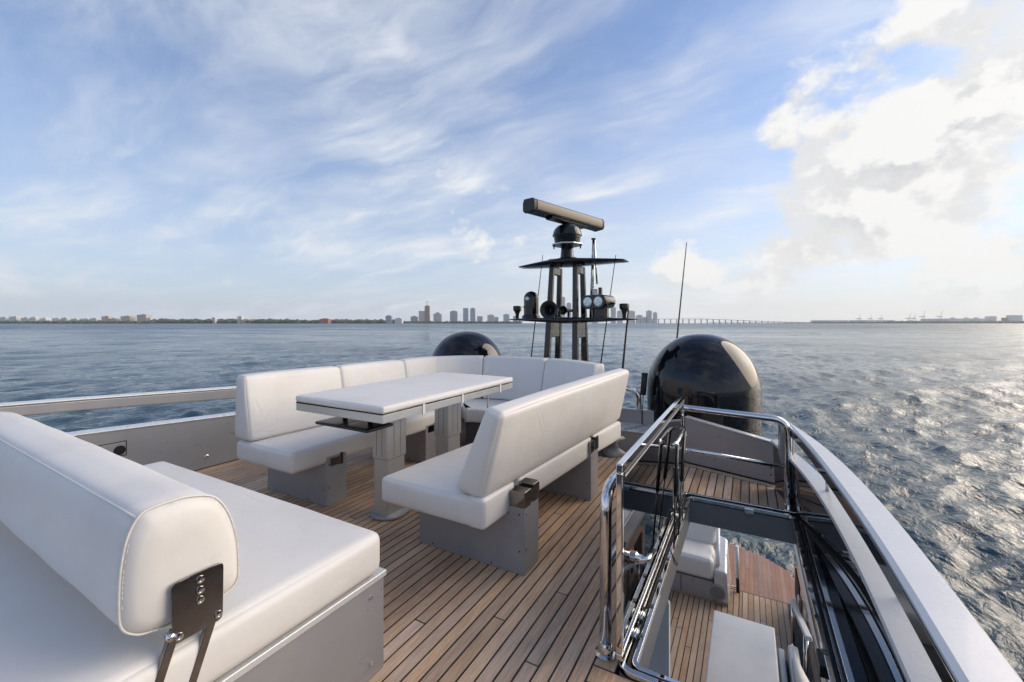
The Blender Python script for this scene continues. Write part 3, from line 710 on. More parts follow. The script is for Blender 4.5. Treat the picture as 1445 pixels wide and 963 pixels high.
# ================================================================== AFT PANEL + STEP
ap = thing('aft_bulwark', 'low silver bulwark panel across the stern behind the stair opening', 'bulwark', (-.25, 4.15, 0))
def slab_poly(a, b_, th, z0, za, zb):
    a = Vector(a); b_ = Vector(b_); d = (b_-a).normalized(); nn = Vector((-d.y, d.x))
    if nn.y < 0: nn = -nn
    c_ = [a, b_, b_+nn*th, a+nn*th]
    V = [(p.x, p.y, z0) for p in c_]+[(c_[0].x, c_[0].y, za), (c_[1].x, c_[1].y, zb), (c_[2].x, c_[2].y, zb), (c_[3].x, c_[3].y, za)]
    return V, BF
V, F = slab_poly((.235, 3.985), (-.51, 4.225), .05, .012, .322, .42); mk('panel', V, F, 'silver', ap, bevel=.006)
V, F = slab_poly((.238, 3.975), (-.51, 4.217), .066, .324, .324, .422)
V = [(x, y, z if i < 4 else z+.010) for i, (x, y, z) in enumerate(V)]
V = [(V[i][0], V[i][1], (.3235 if i in (0, 3) else .4215)) if i < 4 else V[i] for i in range(8)]; mk('top_cap', V, F, 'silver_lt', ap, bevel=.003)
V, F = slab_poly((.30, 3.965), (-.7, 4.295), .03, .0005, .012, .012); mk('shadow_gap', V, F, 'rubber', ap)
for z in (.07, .13):
    lathe('screw', [(.0005, .001), (.006, .002), (.007, 0)], 'rubber', ap, (.165, 4.006, z), 10, (-.3, -.95, 0))
stp = thing('stern_step', 'silver boxed step and back wall beyond the bench end', 'step', (-.9, 4.5, 0))
box('step_box', -1.30, -.512, 4.26, 4.60, .0, .215, 'silver', stp, bevel=.008)
box('step_top', -1.305, -.512, 4.25, 4.60, .2155, .226, 'silver_lt', stp, bevel=.004)
box('back_wall', -1.30, -.45, 4.602, 4.66, .0, .375, 'silver', stp, bevel=.006)
box('seam', -.985, -.972, 4.597, 4.6015, .228, .374, 'rubber', stp, bevel=0)
V, F = slab_poly((-.93, 4.57), (-1.08, 4.27), .010, .2262, .2275, .2275); mk('seam', V, F, 'rubber', stp)
bw = tag(MB().box(-4.2, -1.31, 4.72, 4.78, -.18, .36).build('stern_wall', 'silver', bevel=.006), 'low silver stern wall behind the curved sofa back', 'wall')

# ================================================================== DOMES
def dome(x, y, label):
    d = thing('satellite_dome', label, 'dome', (x, y, -.18), 'glossy satellite domes at the stern')
    Rr = .558; zt = 1.187; prof_ = []
    for a in np.linspace(0, 88, 26): prof_.append((Rr*math.cos(R(a))**.93, zt-.60+.60*math.sin(R(a))))
    prof_ = [(Rr*.985, -.02), (Rr, .02), (Rr, .3)]+prof_+[(.002, zt)]
    lathe('dome_shell', prof_, 'dome', d, (x, y, 0), 72)
    lathe('base_ring', [(Rr*.9, -.18), (Rr*.93, -.03), (Rr*.93, -.021)], 'blackm', d, (x, y, 0), 48)
dome(-.43, 4.96, 'big glossy black satellite dome behind the silver bulwark')
dome(-3.53, 5.02, 'glossy black satellite dome rising behind the sofa corner')

# ================================================================== MAST
MY = 4.95
ms = thing('radar_mast', 'twin leg gunmetal mast with two swept wing platforms', 'mast', (-1.99, MY, -.18))
def legpart(xb, xt, zb, zt):
    """one pylon: front blade, rear blade, bridges"""
    def ob(name, ya, yb, wa, wb, z0, z1, mat):
        f0 = (z0-zb)/(zt-zb); f1 = (z1-zb)/(zt-zb); V = []
        for z, f in ((z0, f0), (z1, f1)):
            x = xb+(xt-xb)*f; hw = (wa+(wb-wa)*f)/2; k = 1-.42*f
            V += [(x-hw, MY+ya*k, z), (x+hw, MY+ya*k, z), (x+hw, MY+yb*k, z), (x-hw, MY+yb*k, z)]
        return mk(name, V, BF, mat, ms, bevel=.012, seg=3)
    L_ = ob('leg', -.26, -.17, .085, .06, zb, zt, 'bronze')
    ob('leg', .17, .26, .085, .06, zb, zt, 'black')
    for z0, z1 in ((1.12, 1.34), (1.90, zt), (-.10, .3)): ob('leg_bridge', -.1698, .1698, .07, .05, z0, z1, 'bronze')
legpart(-2.20, -2.115, -.18, 2.0); legpart(-1.77, -1.81, -.18, 2.0)
def wing(name, xl, xr, z, sweep_, ch, th, dz=.0):
    V = []; F = []; n = 15; xm = (xl+xr)/2
    for x in np.linspace(xl, xr, n):
        s_ = abs(x-xm)/((xr-xl)/2); c_ = ch*(1-.55*s_**1.3); t_ = th*(1-.80*s_**1.1)+.006; yc = MY+sweep_*s_**1.2-.05; zz = z+dz*s_
        for (a, b_) in ((-.5, 0), (-.38, .55), (.1, .75), (.42, .4), (.5, 0), (.38, -.4), (.0, -.8), (-.38, -.6)):
            V.append((x, yc+a*c_, zz+b_*t_/2))
    for i in range(n-1):
        for k in range(8): F.append((i*8+k, i*8+(k+1) % 8, (i+1)*8+(k+1) % 8, (i+1)*8+k))
    F += [tuple(range(8)), tuple(range((n-1)*8, n*8))]
    return mk(name, V, F, 'black', ms, smooth=True)
wing('lower_wing', -2.76, -1.13, 1.335, .10, .60, .11, .012)
wing('upper_wing', -2.62, -1.25, 2.035, .12, .66, .115, .0)
box('upper_pad', -2.17, -1.80, MY-.14, MY+.14, 2.045, 2.095, 'bronze', ms, bevel=.02)
# radar scanner
rc = Vector((-1.985, 5.0, 0)); rd = thing('radar_scanner', 'open array radar scanner bar on a round gearbox atop the mast', 'radar', (rc.x, rc.y, 2.09))
lathe('neck', [(.115, 2.09), (.085, 2.13), (.075, 2.26), (.09, 2.275)], 'black', rd, (rc.x, rc.y, 0), 24)
mk('mount_plate', *(lambda b_: (b_.V, b_.F))(MB().prism([(rc.x+.20*math.cos(a), rc.y+.20*math.sin(a)) for a in np.linspace(0, 2*math.pi, 9)[:-1]], 2.276, 2.288)), 'alu', rd)
for a in (.4, 2., 3.5, 5.1): tube('bolt', [(rc.x+.165*math.cos(a), rc.y+.165*math.sin(a), 2.235), (rc.x+.165*math.cos(a), rc.y+.165*math.sin(a), 2.30)], .009, 'blackm', rd, 8)
lathe('gearbox', [(.14, 2.289), (.155, 2.30), (.172, 2.385), (.185, 2.392), (.183, 2.41), (.165, 2.47), (.125, 2.515), (.07, 2.535), (.05, 2.55), (.05, 2.58)], 'black', rd, (rc.x, rc.y, 0), 36)
ra = Vector((math.sin(R(16)), math.cos(R(16)), 0)); rn = Vector((ra.y, -ra.x, 0))
def bar(name, s0, s1, sec, mat):
    V = []; F = []; n = len(sec)
    for s_ in (s0, s1):
        for (a, z) in sec: p = rc+ra*s_+rn*a; V.append((p.x, p.y, z))
    F = [tuple(range(n)), tuple(range(2*n-1, n-1, -1))]+[(i, (i+1) % n, (i+1) % n+n, i+n) for i in range(n)]
    return mk(name, V, F, mat, rd, bevel=.006)
zb = 2.64
sec_body = [(.070, zb-.062), (.086, zb-.03), (.086, zb+.045), (.062, zb+.075), (-.07, zb+.080), (-.09, zb+.04), (-.09, zb-.05), (-.06, zb-.075)]
bar('scanner_bar', -.68, .68, sec_body, 'black')
bar('scanner_face', -.66, .66, [(.0865, zb-.048), (.092, zb-.02), (.092, zb+.04), (.0865, zb+.058)], 'champagne')
bar('end_cap', -.715, -.682, [(a*1.03, zb+(z-zb)*1.05) for a, z in sec_body], 'blackm'); bar('end_cap', .682, .715, [(a*1.03, zb+(z-zb)*1.05) for a, z in sec_body], 'blackm')
bar('scanner_keel', -.36, .36, [(.045, zb-.095), (.06, zb-.064), (-.055, zb-.074), (-.04, zb-.10)], 'black')
V = []
for z, l, q in ((2.55, .07, .05), (zb-.085, .27, .055)):
    for a_, b_ in ((-1, -1), (1, -1), (1, 1), (-1, 1)): p = rc+ra*l*a_+rn*q*b_; V.append((p.x, p.y, z))
mk('rotor_bracket', V, BF, 'black', rd, bevel=.008)
# thermal camera
WZ = 1.352
tc = thing('thermal_camera', 'black domed pan tilt camera on the lower wing', 'camera', (-2.43, 4.88, WZ))
lathe('camera_base', [(.125, WZ-.01), (.12, WZ+.03), (.10, WZ+.05), (.098, WZ+.06)], 'black', tc, (-2.43, 4.88, 0), 28)
lathe('camera_body', [(.095, WZ+.06), (.096, WZ+.26)]+[(.096*math.cos(R(a)), WZ+.26+.096*math.sin(R(a))) for a in range(10, 90, 10)]+[(.003, WZ+.356)], 'black', tc, (-2.43, 4.88, 0), 32)
lathe('camera_lens', [(.002, .012), (.022, .010), (.028, .004), (.03, -.02)], 'lens', tc, (-2.44, 4.786, WZ+.255), 20, (-.1, -1, .05))
box('camera_band', -2.50, -2.36, 4.778, 4.80, WZ+.145, WZ+.158, 'champagne', tc, bevel=.003)
# horn
hn = thing('air_horn', 'black flared horn pointing forward between the mast legs', 'horn', (-2.07, 4.80, WZ))
lathe('horn_bell', [(.03, -.30), (.033, -.12), (.05, -.05), (.085, -.01), (.112, .0), (.112, .006), (.08, -.005), (.045, -.05), (.028, -.14), (.001, -.16)], 'blackm', hn, (-2.085, 4.66, WZ+.105), 32, (.1, -1, 0))
tube('horn_bracket', [(-2.075, 4.86, WZ-.02), (-2.075, 4.86, WZ+.10)], .018, 'blackm', hn, 10)
h2 = thing('small_horn', 'small black trumpet horn half hidden behind the mast leg', 'horn', (-1.93, 4.85, WZ))
lathe('horn_bell', [(.018, -.2), (.02, -.08), (.035, -.03), (.055, 0), (.055, .004), (.03, -.03), (.001, -.08)], 'blackm', h2, (-1.93, 4.74, WZ+.10), 24, (-.3, -1, 0))
tube('horn_bracket', [(-1.915, 4.87, WZ-.02), (-1.915, 4.87, WZ+.10)], .012, 'blackm', h2, 10)
# searchlight
sl = thing('searchlight', 'black twin lens searchlight on the lower wing', 'searchlight', (-1.52, 4.88, WZ))
lathe('light_base', [(.15, WZ-.02), (.15, WZ+.012), (.10, WZ+.02), (.098, WZ+.115)], 'black', sl, (-1.52, 4.88, 0), 28)
dr = Vector((-.28, -1, -.02)).normalized(); sd_ = Vector((-dr.y, dr.x, 0)).normalized()
c0_ = Vector((-1.53, 4.86, WZ+.195))
def stadium(hw, hh, n=10):
    o = []
    for a in np.linspace(-90, 90, n): o.append((hw+hh*math.cos(R(a)), hh*math.sin(R(a))))
    for a in np.linspace(90, 270, n): o.append((-hw+hh*math.cos(R(a)), hh*math.sin(R(a))))
    return o
V = []; stn = stadium(.085, .078); nst = len(stn)
for (o_, k_) in ((.13, 1.0), (.115, 1.05), (-.10, 1.0), (-.15, .75)):
    for a, z in stn: p = c0_+dr*o_+sd_*a*k_; V.append((p.x, p.y, p.z+z*k_))
F = [tuple(range(nst)), tuple(range(3*nst, 4*nst))]+[(i*nst+k, i*nst+(k+1) % nst, (i+1)*nst+(k+1) % nst, (i+1)*nst+k) for i in range(3) for k in range(nst)]
mk('light_housing', V, F, 'black', sl, bevel=.004)
for s_ in (-1, 1):
    p = c0_+dr*.131+sd_*.072*s_
    lathe('lens', [(.001, .001), (.03, .005), (.055, .003), (.06, -.004)], 'lens', sl, p, 28, dr)
    lathe('reflector_ring', [(.012, .007), (.02, .009), (.026, .007)], 'chrome', sl, p, 20, dr)
# mushroom aerials
for x, lab in ((-2.66, 'black mushroom aerial at the tip of the lower wing beside the domed camera'), (-1.25, 'black mushroom aerial at the tip of the lower wing beside the searchlight')):
    a_ = thing('mushroom_aerial', lab, 'aerial', (x, 4.93, WZ-.012), 'mushroom aerials on the mast')
    lathe('stem', [(.022, WZ-.015), (.024, WZ+.06), (.04, WZ+.10)], 'blackm', a_, (x, 4.93, 0), 16)
    lathe('cap', [(.041, WZ+.101), (.054, WZ+.112), (.058, WZ+.16), (.05, WZ+.172), (.002, WZ+.174)], 'blackm', a_, (x, 4.93, 0), 20)
# pole with anchor light behind the mast
pg = thing('light_pole', 'pale steel pole with white light housing behind the mast', 'pole', (-1.66, 5.1, 1.34))
tube('pole', [(-1.70, 5.10, 1.335), (-1.685, 5.10, 1.95), (-1.675, 5.10, 2.34)], [.03, .022, .016], 'chrome', pg, 12)
tube('brace', [(-1.63, 5.10, 1.78), (-1.665, 5.10, 2.33)], .011, 'chrome', pg, 8)
lathe('lamp_housing', [(.05, 1.36), (.055, 1.50), (.02, 1.515), (.02, 1.56)], 'white', pg, (-1.64, 5.08, 0), 20)
box('lamp_box', -1.675, -1.615, 5.05, 5.11, 1.565, 1.72, 'alu', pg, bevel=.006)
box('lamp_box', -1.60, -1.56, 5.05, 5.10, 1.60, 1.735, 'champagne', pg, bevel=.004)
lathe('pole_cap', [(.03, 2.34), (.03, 2.352), (.002, 2.356)], 'blackm', pg, (-1.675, 5.10, 0), 14)
# whips
def whip(b_, t_, lab, r0=.011, r1=.004):
    a_ = thing('whip_antenna', lab, 'antenna', b_, 'thin whip antennas')
    b_, t_ = Vector(b_), Vector(t_); tube('rod', [b_, b_.lerp(t_, .5), t_], [r0, (r0+r1)/2, r1], 'blackm', a_, 8)
    tube('ferrule', [b_-(t_-b_).normalized()*.02, b_+(t_-b_).normalized()*.09], r0*1.5, 'blackm', a_, 10)
whip((-2.56, 4.95, .1), (-2.299, 4.95, 2.174), 'thin black whip antenna rising beside the domed camera')
whip((-1.635, 4.95, .1), (-1.355, 4.95, 2.10), 'thin black whip antenna rising behind the searchlight')
whip((-1.345, 4.95, .05), (-1.206, 4.95, 1.456), 'short thick whip antenna ending at the searchlight side wing tip', .016, .011)
whip((-1.88, 5.2, -.1), (-1.865, 5.2, 1.3), 'short thin antenna lead between the mast legs', .008, .006)
whip((-.88, 5.6, -.1), (-.655, 5.6, 2.29), 'tall leaning whip antenna just behind the big dome', .016, .005)

# grip and bent tube beside the step
gp = thing('folding_grip', 'black foam grip on a thin rod beside the big dome', 'handle', (-.985, 4.62, .375))
tube('rod', [(-.990, 4.63, .25), (-.972, 4.63, .56)], .006, 'chrome_d', gp, 8); tube('grip', [(-.975, 4.63, .535), (-.957, 4.63, .75)], .031, 'rubber', gp, 16)
lathe('grip_end', [(.034, .748), (.036, .757), (.03, .768), (.002, .77)], 'rubber', gp, (-.957, 4.63, 0), 16)
bt = thing('bent_tube', 'bent steel tube end curving up beside the black grip', 'tube', (-1.02, 4.66, .3))
tube('tube', arc_path([(-1.02, 4.63, .25), (-1.015, 4.63, .56), (-1.18, 4.60, .605)], .10, 8), .026, 'chrome', bt, 14)
# cloth bundle under the bench end
cb = MB(); V = []; F = []
for i in range(9):
    for k in range(14):
        a = 2*math.pi*k/14; z = .15+.16*i/8; r_ = .055+.028*math.sin(i*.9+.5)+.018*math.sin(3*a+i*.8)+.010*math.sin(7*a+i)
        V.append((-1.02+r_*1.1*math.cos(a), 3.64+r_*.9*math.sin(a), z))
for i in range(8):
    for k in range(14): F.append((i*14+k, i*14+(k+1) % 14, i*14+14+(k+1) % 14, i*14+14+k))
F += [tuple(range(14)), tuple(range(8*14, 9*14))]
tag(mk('bundled_cover', V, F, 'cloth', None, smooth=True), 'crumpled grey canvas bundle hanging under the bench end', 'cover')

# ================================================================== HATCH
hf = thing('stair_hatchway', 'polished steel frame lining the stair opening in the deck', 'hatchway', (-.05, 2.5, 0))
def frame_ring(x0, x1, y0, y1, w_, z0, z1, rad):
    o = []; i_ = []
    for q, (lst, k) in enumerate(((o, 0), (i_, w_))):
        P_ = [((x0+x1)/2, y0+k, 0), (x1-k, y0+k, 0), (x1-k, y1-k, 0), (x0+k, y1-k, 0), (x0+k, y0+k, 0), ((x0+x1)/2, y0+k, 0)]
        lst += [(p.x, p.y) for p in arc_path(P_, max(.01, rad-k), 7)][:-1]
    n = len(o); V = [(x, y, z0) for x, y in o]+[(x, y, z1) for x, y in o]+[(x, y, z0) for x, y in i_]+[(x, y, z1) for x, y in i_]
    F = []
    for k in range(n):
        k2 = (k+1) % n; F += [(k, k2, n+k2, n+k), (n+k, n+k2, 3*n+k2, 3*n+k), (3*n+k, 3*n+k2, 2*n+k2, 2*n+k), (2*n+k, 2*n+k2, k2, k)]
    return V, F
def pframe(name, a, mat, bev=.003):
    V, F = frame_ring(*a); return mk(name, V, F, mat, hf, bevel=bev)
pframe('outer_flange', (HX0+.002, HX1-.004, HY0+.002, HY1-.002, .024, -.004, .022, .06), 'chrome')
pframe('gasket', (HX0+.028, HX1-.05, HY0+.028, HY1-.03, .014, -.02, .004, .05), 'rubber', .001)
pframe('inner_rim', (HX0+.044, HX1-.062, HY0+.044, HY1-.046, .020, -.012, .014, .045), 'chrome')
pframe('well_lining', (HX0+.003, HX1-.004, HY0+.003, HY1-.003, .055, -.178, -.0215, .05), 'well', 0)
for x_, w_ in ((HX1-.045, .010), (HX1-.026, .008)): box('slide_track', x_, x_+w_, HY0+.05, HY1-.05, -.02, .012, 'chrome_d', hf, bevel=.002)
box('slide_cover', HX1-.008, HX1+.042, HY0-.3, HY1-.01, -.02, .016, 'black', hf, bevel=.006)
for yy in np.linspace(HY0+.2, HY1-.15, 8):
    box('rim_clip', HX0+.042, HX0+.060, yy, yy+.022, .0142, .019, 'chrome_d', hf, bevel=.001)
    box('rim_clip', HX1-.086, HX1-.066, yy+.05, yy+.072, .0142, .020, 'chrome_d', hf, bevel=.001)
for yy in (HY0+.18, HY0+.30, 2.95):
    tube('hinge', [(HX0+.030, yy, .028), (HX0+.030, yy+.075, .028)], .010, 'chrome', hf, 10)
box('latch_block', HX1-.10, HX1-.07, 1.98, 2.08, -.05, -.002, 'blackm', hf, bevel=.004)
box('latch_tab', -.02, .04, HY1-.075, HY1-.055, -.028, .005, 'chrome', hf, bevel=.003)
# lid standing open on the port edge
ld = thing('smoked_glass_hatch', 'smoked glass hatch lid standing open in a steel frame', 'hatch', (-.42, 2.5, .02))
LX = -.422; LY0, LY1, LZ0, LZ1 = 1.585, 3.36, .03, .770
box('glass_pane', LX-.004, LX+.004, LY0+.012, LY1-.012, LZ0+.012, LZ1-.012, 'glass', ld, bevel=0)
for (a, b_, c_, d_) in ((LY0, LY1, LZ1-.034, LZ1), (LY0, LY1, LZ0, LZ0+.026)):
    box('frame_bar', LX-.013, LX+.013, a, b_, c_, d_, 'chrome', ld, bevel=.005)
for (a, b_) in ((LY0, LY0+.026), (LY1-.026, LY1)): box('frame_bar', LX-.0128, LX+.0128, a, b_, LZ0+.0262, LZ1-.0342, 'chrome', ld, bevel=.005)
box('inner_bead', LX+.013, LX+.019, LY0+.03, LY1-.03, LZ1-.058, LZ1-.050, 'chrome', ld, bevel=.002)
box('inner_bead', LX+.0045, LX+.016, LY0+.027, LY1-.027, LZ1-.060, LZ1-.035, 'darkpanel', ld, bevel=.001)
for (ya, za, yb, zb_) in ((2.72, .56, 2.52, .03), (3.06, .56, 2.70, .03)):
    st_ = tube('gas_strut', [(LX+.05, ya, za), (LX+.055, (ya+yb)/2, (za+zb_)/2)], .0105, 'blackm', ld, 12)
    sub(tube('piston', [(LX+.055, (ya+yb)/2, (za+zb_)/2), (LX+.06, yb, zb_)], .005, 'blackm', None, 8), st_)
    lathe('strut_ball', [(.001, .014), (.012, .010), (.014, -.02)], 'chrome', ld, (LX+.05, ya, za), 14, (0, 0, 1))
tube('strut_bar', [(LX+.03, 2.66, .575), (LX+.05, 2.72, .578), (LX+.05, 3.06, .575), (LX+.02, 3.12, .575)], .011, 'chrome', ld, 10)
for y_, z_ in ((1.80, .32), ):
    tube('lid_handle', arc_path([(LX-.04, y_, z_), (LX+.06, y_, z_), (LX+.07, y_+.09, z_+.0)], .02), .012, 'chrome', ld, 12)
    lathe('lid_lock', [(.024, -.008), (.024, .012), (.017, .02), (.016, .04)], 'chrome', ld, (LX+.004, y_, z_), 18, (1, 0, 0))
tube('lanyard_loop', cr([(-.375, 2.46, .06), (-.36, 2.45, .03), (-.345, 2.43, .0), (-.335, 2.46, -.02), (-.355, 2.48, 0), (-.37, 2.47, .04)], 6), .003, 'blackm', ld, 6)
# guard rail
gr = thing('guard_rail', 'polished steel tube guard rail round the stair opening', 'railing', (-.48, 1.63, 0))
RX = -.487; RZ = .645; RYA = 3.50
tube('top_rail', arc_path([(RX, 1.632, .0), (RX, 1.632, RZ), (RX-.0, RYA+.02, RZ), (.245, RYA, RZ-.02), (.245, RYA-.02, .0)], .10, 10), .0235, 'chrome', gr, 18)
tube('mid_rail', arc_path([(RX, 1.64, .33), (RX, RYA, .33), (.245, RYA-.01, .30)], .08, 8), .0145, 'chrome', gr, 14)
for p in ((RX, 1.632), (.245, RYA-.02)):
    lathe('foot_flange', [(.042, .0015), (.042, .008), (.03, .014), (.0245, .05), (.0238, .051)], 'chrome', gr, (p[0], p[1], 0), 24)
for yy in (2.55, 3.25):
    tube('post', [(RX, yy, 0), (RX, yy, .33)], .012, 'chrome', gr, 12); tube('post', [(RX, yy, .33), (RX, yy, RZ)], .012, 'chrome', gr, 12)
for yy, zz in ((2.62, .33), (3.36, RZ), (1.78, .33)):
    tube('clamp', [(RX+.0, yy, zz), (RX+.06, yy, zz)], .020, 'chrome', gr, 14)
tube('hook', arc_path([(RX+.05, 2.98, .33), (RX+.08, 3.02, .335), (RX+.085, 3.05, .05)], .05, 6), .011, 'chrome', gr, 10)

# ================================================================== LOWER COCKPIT
cs = thing('cockpit_sofa', 'white cockpit sofa on a taupe base with round speaker below', 'sofa', (-1.0, 6.6, LZ))
SX1 = -.40
box('base', -2.6, SX1+.003, 6.185, 6.80, LZ+.03, LZ+.285, 'silver', cs, bevel=.01)
box('plinth', -2.6, -.22, 6.20, 6.80, LZ, LZ+.03, 'teak_wet', cs, bevel=.003)
V = [(SX1+.004, 6.185, LZ+.03), (-.209, 6.185, LZ+.03), (-.20, 6.80, LZ+.03), (SX1+.004, 6.80, LZ+.03), (SX1+.004, 6.20, LZ+.43), (-.235, 6.20, LZ+.42), (-.25, 6.80, LZ+.62), (SX1+.004, 6.80, LZ+.66)]
mk('side_console', V, BF, 'silver_lt', cs, bevel=.03, seg=3)
cushion('seat_cushion', hexa(-1.6, SX1, 6.175, 6.66, LZ+.288, LZ+.56), .05, .015, 'vinyl', cs, (10, 8, 3))
C = [[[(x, 6.60, LZ+.54), (x, 6.74, LZ+.92)], [(x, 6.78, LZ+.54), (x, 6.84, LZ+.92)]] for x in (-1.6, SX1)]
cushion('back_cushion', C, .05, .012, 'vinyl', cs, (10, 2, 5))
spk = lathe('speaker', [(.105, 0), (.105, .008), (.088, .012), (.084, .004)], 'silver', cs, (-.352, 6.188, LZ+.150), 32, (0, -1, 0))
sub(lathe('grille', [(.083, .004), (.05, .009), (.001, .010)], 'grille', None, (-.352, 6.188, LZ+.150), 28, (0, -1, 0)), spk)
tube('arm_rail', [(-.345, 6.26, LZ+.47), (-.350, 6.40, LZ+.60), (-.372, 6.84, LZ+.88)], .024, 'white', cs, 12)
box('locker_seam', -.80, -.793, 6.181, 6.186, LZ+.05, LZ+.27, 'rubber', cs, bevel=0)
box('locker_seam', -2.0, SX1, 6.181, 6.186, LZ+.278, LZ+.286, 'rubber', cs, bevel=0)
gt = thing('gate_post', 'white topped steel gate post at the platform edge', 'post', (-.11, 6.62, LZ))
tube('post', [(-.115, 6.60, LZ), (-.12, 6.60, LZ+.20)], .022, 'blackm', gt, 12); tube('post_cap', [(-.12, 6.60, LZ+.20), (-.135, 6.62, LZ+.62)], .026, 'white', gt, 12)
tube('hinge', [(-.19, 6.60, LZ+.06), (-.12, 6.60, LZ+.06)], .012, 'chrome', gt, 8)
wt = thing('stair_locker', 'pale grey white flat topped locker below the stair opening', 'locker', (-.04, 4.2, LZ))
cushion('top', hexa(-.302, .228, 3.3, 4.80, -1.68, -1.635), .012, .002, 'grey_panel', wt, (4, 6, 1), 0)
box('body', -.285, .215, 3.3, 4.78, LZ, -1.681, 'grey_panel', wt, bevel=.01)
for yy in (3.95, 4.2): box('catch', -.302, -.286, yy, yy+.03, -1.74, -1.72, 'blackm', wt, bevel=.002)
bk = thing('half_bulkhead', 'pale grey half bulkhead with brown glazing above below the hatch edge', 'bulkhead', (-.9, 3.6, LZ))
V = []; pts = [(-1.7, LZ), (-.552, LZ), (-.552, -.98), (-.56, -.94), (-.60, -.915), (-1.7, -.88)]
V = [(x, 3.60, z) for x, z in pts]+[(x, 3.66, z) for x, z in pts]; n = len(pts)
mk('panel', V, [tuple(range(n)), tuple(range(2*n-1, n-1, -1))]+[(i, (i+1) % n, (i+1) % n+n, i+n) for i in range(n)], 'grey_panel', bk, bevel=.006)
V = [(-1.7, 3.62, -.95), (-.548, 3.62, -.95), (-.46, 3.62, -.20), (-1.7, 3.62, -.20)]; V = V+[(x, 3.64, z) for x, y, z in V]
mk('glazing', V, BF, 'brown', bk)
# starboard stair mouldings
sm = thing('stair_moulding', 'grey moulded stair side with pale curved fin below the hatch', 'stair side', (.32, 3.8, LZ))
box('inner_side', .245, .30, 3.2, 4.66, LZ, -1.72, 'grey_panel', sm, bevel=.015)
box('dark_slot', .300, .318, 3.2, 4.62, LZ, -1.80, 'rubber', sm, bevel=.002)
box('outer_side', .318, .40, 3.2, 4.60, LZ, -1.62, 'grey_panel', sm, bevel=.02)
V = []; F = []
for i, t in enumerate(np.linspace(0, 1, 12)):
    y = 4.62-1.5*t; z = -1.62+.62*t**1.6; V += [(.335+.02*t, y, z-.03), (.36+.12*t, y, z), (.37+.12*t, y, z-.22), (.34+.02*t, y, z-.22)]
for i in range(11):
    for k in range(4): F.append((i*4+k, i*4+(k+1) % 4, i*4+4+(k+1) % 4, i*4+4+k))
F += [(0, 1, 2, 3), tuple(range(44, 48))]
mk('curved_fin', V, F, 'vinyl', sm, smooth=True)
hr_ = thing('stair_handrail', 'flat blue grey handrail slanting beside the stair', 'handrail', (.47, 5.0, LZ))
V = [(.43, 5.95, LZ+.46), (.485, 5.95, LZ+.46), (.485, 4.4, LZ+1.02), (.43, 4.4, LZ+1.02)]; V = V+[(x, y, z-.045) for x, y, z in V]
mk('bar', V, BF, 'grey_panel', hr_, bevel=.012); tube('post', [(.457, 5.85, LZ), (.457, 5.85, LZ+.47)], .02, 'chrome', hr_, 10); tube('post', [(.457, 4.6, LZ), (.457, 4.6, LZ+.92)], .02, 'chrome', hr_, 10)
bwk = thing('cockpit_bulwark', 'brown gloss cockpit side with dark opening beside the stair', 'bulwark', (.6, 5, LZ))
box('side_panel', .53, .60, 2.0, 6.64, LZ, LZ+.80, 'brown', bwk, bevel=.02); box('cap', .52, .70, 2.0, 6.64, LZ+.802, LZ+.84, 'brown', bwk, bevel=.02)
box('opening', .522, .529, 5.95, 6.40, LZ+.28, LZ+.62, 'rubber', bwk, bevel=.003); box('white_fitting', .505, .524, 5.80, 5.92, LZ+.30, LZ+.55, 'white', bwk, bevel=.01)

# ================================================================== FAR SHORE
def at(px, D):      # ground point D metres out along the bearing of picture column px; metres per pixel there
    a = (px-722.5)/598; f = Vector((-math.sin(YAW), math.cos(YAW), 0)); r = Vector((math.cos(YAW), math.sin(YAW), 0)); return f*D+r*(a*D)
FW = Vector((-math.sin(YAW), math.cos(YAW), 0)); RT = Vector((math.cos(YAW), math.sin(YAW), 0))
def obox(p, w_, d_, z0, z1, mb=None):
    mb = mb or MB(); h = w_/2; c_ = [p-RT*h, p+RT*h, p+RT*h+FW*d_, p-RT*h+FW*d_]
    return mb.add([(q.x, q.y, z0) for q in c_]+[(q.x, q.y, z1) for q in c_], BF)
def shore(name, pxs, D, depth, z, label):
    P_ = [at(x, d_) for x, d_ in zip(pxs, D)]; Q_ = [at(x, d_+depth) for x, d_ in zip(pxs, D)]
    V = [(p.x, p.y, WATER-1) for p in P_]+[(p.x, p.y, z) for p in P_]+[(p.x, p.y, z+2) for p in Q_]; n = len(P_); F = []
    for i in range(n-1): F += [(i, i+1, n+i+1, n+i), (n+i, n+i+1, 2*n+i+1, 2*n+i)]
    return tag(mk(name, V, F, 'sand'), label, kind='structure')
DL = 3200.
shore('far_shore', [-120, 100, 300, 420, 560, 660, 735], [3000, 3200, 3200, 3200, 3300, 3500, 3600], 900, WATER+2.0, 'low far shore under the trees on the left')
shore('port_shore', [1105, 1180, 1260, 1340, 1460, 1600], [4400]*6, 700, WATER+2.5, 'low hazy shore under the port cranes')
